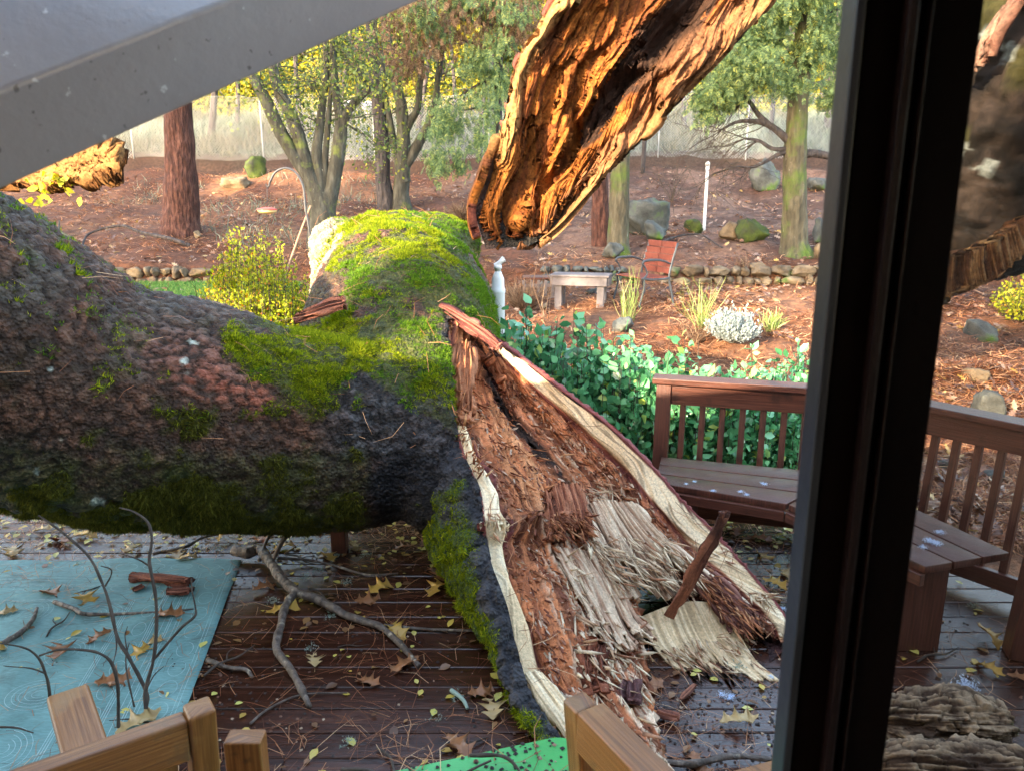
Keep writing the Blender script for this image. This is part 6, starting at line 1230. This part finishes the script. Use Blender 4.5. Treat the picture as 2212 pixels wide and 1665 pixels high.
# rotten logs at the bottom right
def rotlog(label, a, b_, r_, z, seed):
    p, q = atz(*a, z), atz(*b_, z); ax = q - p; V, F = tube([p + ax * t for t in (0, .04, .3, .6, .95, 1)], [r_ * .3, r_ * .85, r_, r_ * 1.05, r_ * .8, r_ * .25], 150, 260, cap=False)
    d = ax / np.linalg.norm(ax); al = (V - p) @ d; ra = V - p - al[:, None] * d; rn = ra / (np.linalg.norm(ra, axis=1)[:, None] + 1e-6); th = np.arctan2(ra[:, 2], ra @ np.cross(d, (0, 0, 1)))
    g = fbm(np.stack([al * 4, np.cos(th) * 2, np.sin(th) * 2], -1), 3, seed, .6); g2 = fibre(al + .02 * g, th * r_, 4, 42, seed, 5, .7); g3 = fbm(V * 26, 4, seed, .65); cv, ce = cells(np.stack([al * 9, th * 2.4, al * 0], -1), seed)
    V2 = V + rn * (g * .030 + (cv - .5) * .030 + (.3 - np.abs(g2)) * .020 + g3 * .006 - (1 - sst(0, .1, ce)) * .010)[:, None]; V2[:, 2] = np.maximum(V2[:, 2], .004)
    c = mixc((.07, .04, .025), (.40, .29, .19), sst(-.5, .5, .5 - np.abs(g2) * 1.6 + .5 * g3)); c = mixc(c, (.075, .09, .022), sst(.1, .4, fbm(V * 7, 3, seed + 4) - .4 * rn[:, 2]) * .85); c = mixc(c, np.array(c) * .3, (1 - sst(0, .1, ce)) * .6)
    o = tag(mk('rotten_log', V2, F, m_split, col=c), label, 'log'); return o
rotlog('rotten crumbling log with mossy underside lying on the deck right of the door frame', (1900, 1560), (2180, 1570), .10, .09, 5)
rotlog('rotten log at the bottom right corner in front of the mossy one', (1890, 1665), (2260, 1690), .11, .07, 6)
# pale blue insulation tufts
m_ins = leafmat('pale_blue_fluff', [(0, (.55, .66, .85)), (1, (.78, .86, .96))], .9, .3, .1)
IN = [(2045,1492,0,1.1),(2088,1482,0,1.5),(2065,1512,0,.5),(2160,1562,0,.7),(2006,1168,.45,.8),(2022,1174,.45,.8),(2030,1150,.45,.7),(1994,1182,.45,.6),(1560,1500,0,.6),(1580,1502,0,.5),(1575,1508,0,.5),(1665,1462,0,.5),(1692,1315,0,.6),(1600,1062,.45,.5),(1613,1068,.45,.5),(1650,1045,.45,.6),(1540,1060,.45,.5),(1482,1045,.45,.4),(1500,1040,.45,.4)]
first = None
for k, (px, py, z_, s_) in enumerate(IN):
    p = atz(px, py, z_ + .006)
    if first is None:
        Pp = rng.normal(size=(130, 3)) * (.016, .013, .006); Pp[:, 2] = np.abs(Pp[:, 2]); v, f = inst(TUFT[0], TUFT[1], Pp, basis(rng.normal(size=Pp.shape) + (0, 0, .5)), rng.uniform(.006, .013, 130)); first = mk('insulation_tuft', v, f, m_ins, origin=(0, 0, 0)); tag(first, 'small pale blue-white tuft of insulation fluff on the deck or bench seat', 'fluff', 'pale blue fluff tufts'); o = first
    else: o = first.copy(); COL.objects.link(o)
    o.location = p; o.rotation_euler = (0, 0, k); o.scale = (s_,) * 3
# needles and leaves on the trunk and in the split
P, N = sample(TVF, 420, lambda P, N: sst(.35, .7, N[:, 2]) * (proj(P)[1] < 1000)); v, f = needles(P + N * .022, flat_basis(len(P), .1, N), .15 * rng.uniform(.6, 1.3, len(P)), .0032); tag(mk('pine_needles', v, f, m_need, smooth=False), 'thin tan pine needles stuck on top of the mossy trunk', 'pine needles', kind='stuff')
nl = []; dl = []
for (PG, NG) in ((PAg, NAg), (PBg, NBg)):
    i = rng.integers(120, PG.shape[0] - 20, 60); j = rng.integers(5, PG.shape[1] - 5, 60); nl.append(PG[i, j] + NG[i, j] * .03); dl.append(NG[i, j])
P = np.concatenate(nl); N = np.concatenate(dl); v, f = needles(P, flat_basis(len(P), .15, N), .15, .003); tag(mk('pine_needles', v, f, m_need, smooth=False), 'tan pine needles caught on the open split wood', 'pine needles', kind='stuff')
n_ = 2600; w0 = rng.integers(0, 2, n_); P = []; N = []
for k in range(n_):
    PG, NG = ((PAg, NAg), (PBg, NBg))[w0[k]]; t0 = random.randint(int(PG.shape[1] * .3), PG.shape[1] - 8) if w0[k] == 0 else random.randint(5, int(PG.shape[1] * .68)); s0 = random.randint(70, PG.shape[0] - 30); P.append(PG[s0, t0]); N.append(NG[s0, t0])
P = np.array(P); N = np.array(N); gr_ = np.array([.45, -.85, -.25]); B = basis(gr_ + rng.normal(size=P.shape) * .35 + N * .25)
SHD = (np.array([(-.10, -.5, 0), (.10, -.5, 0), (.13, .1, .05), (.02, .5, .12), (-.12, .2, .02), (0, 0, .16)]), np.array([(0, 1, 5), (1, 2, 5), (2, 3, 5), (3, 4, 5), (4, 0, 5)]))
v, f = inst(SHD[0], SHD[1], P + N * .006, B, rng.uniform(.012, .055, n_)); m_shd = M('wood_shreds', None, 0, 3, .7, 0, 30, isl=[(0, (.12, .04, .025)), (.45, (.26, .09, .05)), (.7, (.42, .24, .15)), (1, (.66, .54, .40))])
o = mk('wood_shreds', v, f, m_shd, oak, smooth=False); o['kind'] = 'stuff'

# ================================================================ FOREGROUND FURNITURE
m_hon = M('honey_oiled_wood', [(.25, (.08, .028, .008)), (.48, (.22, .085, .022)), (.72, (.38, .17, .05))], 3, 9, .34, .5, 4, (36, 1, 1), coord='UV', patch=[((.05, .02, .012), 6, .57, .08), ((.45, .24, .09), 3, .55, .2)], vary=.3, spec=.45, bdist=.003)
def armchair(label, o_, ang, hb=.92, arms=(0, 1), wd=.60, az=.635, al=.60, rw_=.046):
    """slatted wooden armchair: o_ = foot of the right back stile, ang = facing direction"""
    r = thing('wooden_chair', label, 'chair', o_); f_ = np.array([math.cos(ang), math.sin(ang), 0]); l_ = np.array([-f_[1], f_[0], 0]); O = np.asarray(o_, float)
    pt = lambda a, b_, z_: O + f_ * a + l_ * b_ + np.array([0, 0, z_])
    for k in (0, 1): bevel(mk('back_stile', *merge([beam(pt(.03, k * wd, .003), pt(-.06, k * wd, hb), .058, .058, f_)]), m_hon, r, smooth=False), .008, 3)
    bevel(mk('top_rail', *merge([beam(pt(-.055, .030, hb - .062), pt(-.055, wd - .030, hb - .045), rw_, .10)]), m_hon, r, smooth=False), .006, 3)
    bevel(mk('back_rail', *merge([beam(pt(.00, .03, .48), pt(.00, wd - .03, .48), .03, .08)]), m_hon, r, smooth=False), .004)
    for k in range(5): bevel(mk('back_slat', *merge([beam(pt(-.01, .09 + (wd - .18) * k / 4, .50), pt(-.05, .09 + (wd - .18) * k / 4, hb - .11), .07, .018, f_)]), m_hon, r, smooth=False), .003)
    for k in range(6): bevel(mk('seat_slat', *merge([beam(pt(.08 + .085 * k, 0.02, .42), pt(.08 + .085 * k, wd - .02, .42), .07, .02)]), m_hon, r, smooth=False), .003)
    if arms:
        for k in arms:
            bevel(mk('armrest', *merge([beam(pt(-.0, k * wd, az), pt(al, k * wd, az + .015), .10, .036)]), m_hon, r, smooth=False), .010, 3); bevel(mk('front_leg', *merge([beam(pt(al - .08, k * wd, .003), pt(al - .08, k * wd, az), .055, .055, f_)]), m_hon, r, smooth=False), .006)
    return r
p1 = atz(425, 1478, .92); armchair('honey-brown wooden armchair at the bottom left, seen from behind its top corner', (p1[0] + .0, p1[1] - .03, 0), rad(127), arms=(.33, .95), az=.69, al=.52)
p3 = atz(1262, 1495, .92); armchair('honey-brown wooden chair at the bottom centre overlapping the split trunk', (p3[0] + .04 + .5 * .56, p3[1] - .866 * .56, 0), rad(30), arms=(), wd=.56, rw_=.072)
p2 = atz(529, 1588, .70); st2 = thing('wooden_stool', 'light wooden stool with a square leg top, left of the green table', 'stool', (p2[0], p2[1], 0))
bevel(mk('leg', *merge([beam((p2[0], p2[1], .003), (p2[0], p2[1] + .0, .70), .092, .055, (0, 1, 0))]), m_hon, st2, smooth=False), .006, 3)
bevel(mk('leg', *merge([beam((p2[0] - .02, p2[1] - .42, .003), (p2[0] - .02, p2[1] - .42, .70), .092, .055, (0, 1, 0))]), m_hon, st2, smooth=False), .006, 3)
bevel(mk('seat', *merge([beam((p2[0], p2[1] - .03, .48), (p2[0] - .02, p2[1] - .39, .48), .28, .03)]), m_hon, st2, smooth=False), .006)
q_ = atz(1625, 1652, .5); st3 = thing('side_table', 'tan wooden side table corner at the bottom edge beside the door frame', 'table', (q_[0] + .1, q_[1] - .25, 0)); V = np.array([(*atz(*u, .5)[:2], z_) for z_ in (.47, .5) for u in ((1548, 1672), (1790, 1700), (1745, 1612), (1690, 1634))]); V[1] = V[0] + (.30, -.25, 0); V[5] = V[4] + (.30, -.25, 0)
bevel(mk('table_top', V, BOXF.copy(), m_hon, st3, smooth=False), .004)
for (a_, b_) in ((0, .08), (2, -.08)): bevel(mk('leg', *merge([beam((V[a_][0] + .06, V[a_][1] - .06 if a_ == 0 else V[a_][1] - .08, .003), (V[a_][0] + .06, V[a_][1] - .06 if a_ == 0 else V[a_][1] - .08, .47), .05, .05, (0, 1, 0))]), m_hon, st3, smooth=False), .004)
# green plastic table
m_grn = M('green_plastic', [(.3, (.03, .26, .055)), (.7, (.045, .34, .08))], 4, 4, .32, .08, 60, spec=.5, patch=[((.02, .12, .03), 40, .66, .05)])
gt = thing('plastic_table', 'green plastic table top strewn with twigs at the bottom centre', 'table', (.0, 1.6, 0)); zt = .50
c1_, c2_ = atz(1222, 1584, zt), atz(805, 1672, zt); uu = (c1_ - c2_) / np.linalg.norm(c1_ - c2_); vv = np.array([uu[1], -uu[0], 0]); Lx, Ly, rc = .78, .50, .075
out = []
for (a, b_, t0) in ((Lx - rc, rc, -90), (Lx - rc, Ly - rc, 0), (rc, Ly - rc, 90), (rc, rc, 180)):
    for q in np.linspace(0, 90, 8): out.append((a + rc * math.cos(rad(t0 + q)), b_ + rc * math.sin(rad(t0 + q))))
O_ = c1_ - uu * (Lx - .03); n_ = len(out); V = []
for (ins_, z_) in ((0, zt - .03), (0, zt - .006), (.006, zt)): 
    for (a, b_) in out: ca, cb_ = a + (Lx / 2 - a) * ins_ * 2, b_ + (Ly / 2 - b_) * ins_ * 3; p = O_ + uu * ca + vv * cb_; V.append((p[0], p[1], z_))
F = [tuple(range(n_))[::-1], tuple(2 * n_ + i for i in range(n_))] + [(l * n_ + i, l * n_ + (i + 1) % n_, (l + 1) * n_ + (i + 1) % n_, (l + 1) * n_ + i) for l in range(2) for i in range(n_)]
mk('table_top', np.array(V), F, m_grn, gt, smooth=False)
for a in (.07, Lx - .07):
    for b_ in (.07, Ly - .07): p = O_ + uu * a + vv * b_; v, f = tube([(p[0], p[1], .003), (p[0], p[1], zt - .03)], [.018, .026], 12, 4); mk('leg', v, f, m_grn, gt)
def tt(a, b_, z_=.012): p = O_ + uu * a + vv * b_; return np.array([p[0], p[1], zt + z_])
for k, (pts, r_, lb) in enumerate([([(.02, .10), (.16, .09), (.30, .12), (.50, .10)], .006, 'dark twig lying along the far side of the green table top'), ([(.12, -.02), (.20, .06), (.24, .18)], .007, 'forked dark twig crossing the left end of the green table top'), ([(.46, .03), (.54, .10), (.58, .18)], .006, 'short black twig on the right half of the green table top')]):
    P = [tt(a, b_, .02 + .03 * (i % 2)) for i, (a, b_) in enumerate(pts)]; v, f = tube(P, np.linspace(r_, r_ * .5, len(P)), 8, 24, .3, nfreq=30); tag(mk('twig', v, f, m_twig), lb, 'twig')
x = rng.uniform(.03, Lx - .05, 46); y = rng.uniform(.0, .3, 46); P = np.array([tt(a, b_, .004) for a, b_ in zip(x, y)]); v, f = needles(P, flat_basis(46, .06), .15, .0026); tag(mk('pine_needles', v, f, m_need, smooth=False), 'orange pine needles lying on the green table top', 'pine needles', kind='stuff')
x = rng.uniform(.03, Lx - .05, 260); y = rng.uniform(.0, .25, 260); P = np.array([tt(a, b_, .001) for a, b_ in zip(x, y)]); v, f = inst(BT[0], BT[1], P, flat_basis(260, .1), rng.uniform(.004, .016, 260)); tag(mk('wood_debris', v, f, m_deb, smooth=False), 'dark crumbs of bark lying on the green table top', 'debris', kind='stuff')

tw0 = None
for k in range(34):
    x_, y_ = random.uniform(-2.6, 1.9), random.uniform(2.2, 4.6)
    if tw0 is None:
        A0 = np.array([(0, 0, .006), (.05, .012, .010), (.10, .004, .008), (.16, .02, .006)]); B0_ = np.array([(.07, .009, .009), (.09, .035, .012), (.12, .05, .007)])
        v, f_ = mergeQ([tube(A0, [.0035, .0032, .0025, .0012], 6, 14, .25, nfreq=60, cap=False), tube(B0_, [.0022, .0018, .0008], 6, 10, .25, nfreq=60, cap=False)]); tw0 = mk('twig', v, f_, m_twig, origin=(0, 0, 0)); tag(tw0, 'small forked dark twig scattered on the wet deck', 'twig', 'small broken twigs on the deck'); o = tw0
    else: o = tw0.copy(); COL.objects.link(o)
    o.location = (x_, y_, .010 if x_ < -1.3 else .001); o.rotation_euler = (0, 0, random.uniform(0, 6.28)); s_ = random.uniform(.6, 1.8); o.scale = (s_, s_, s_)
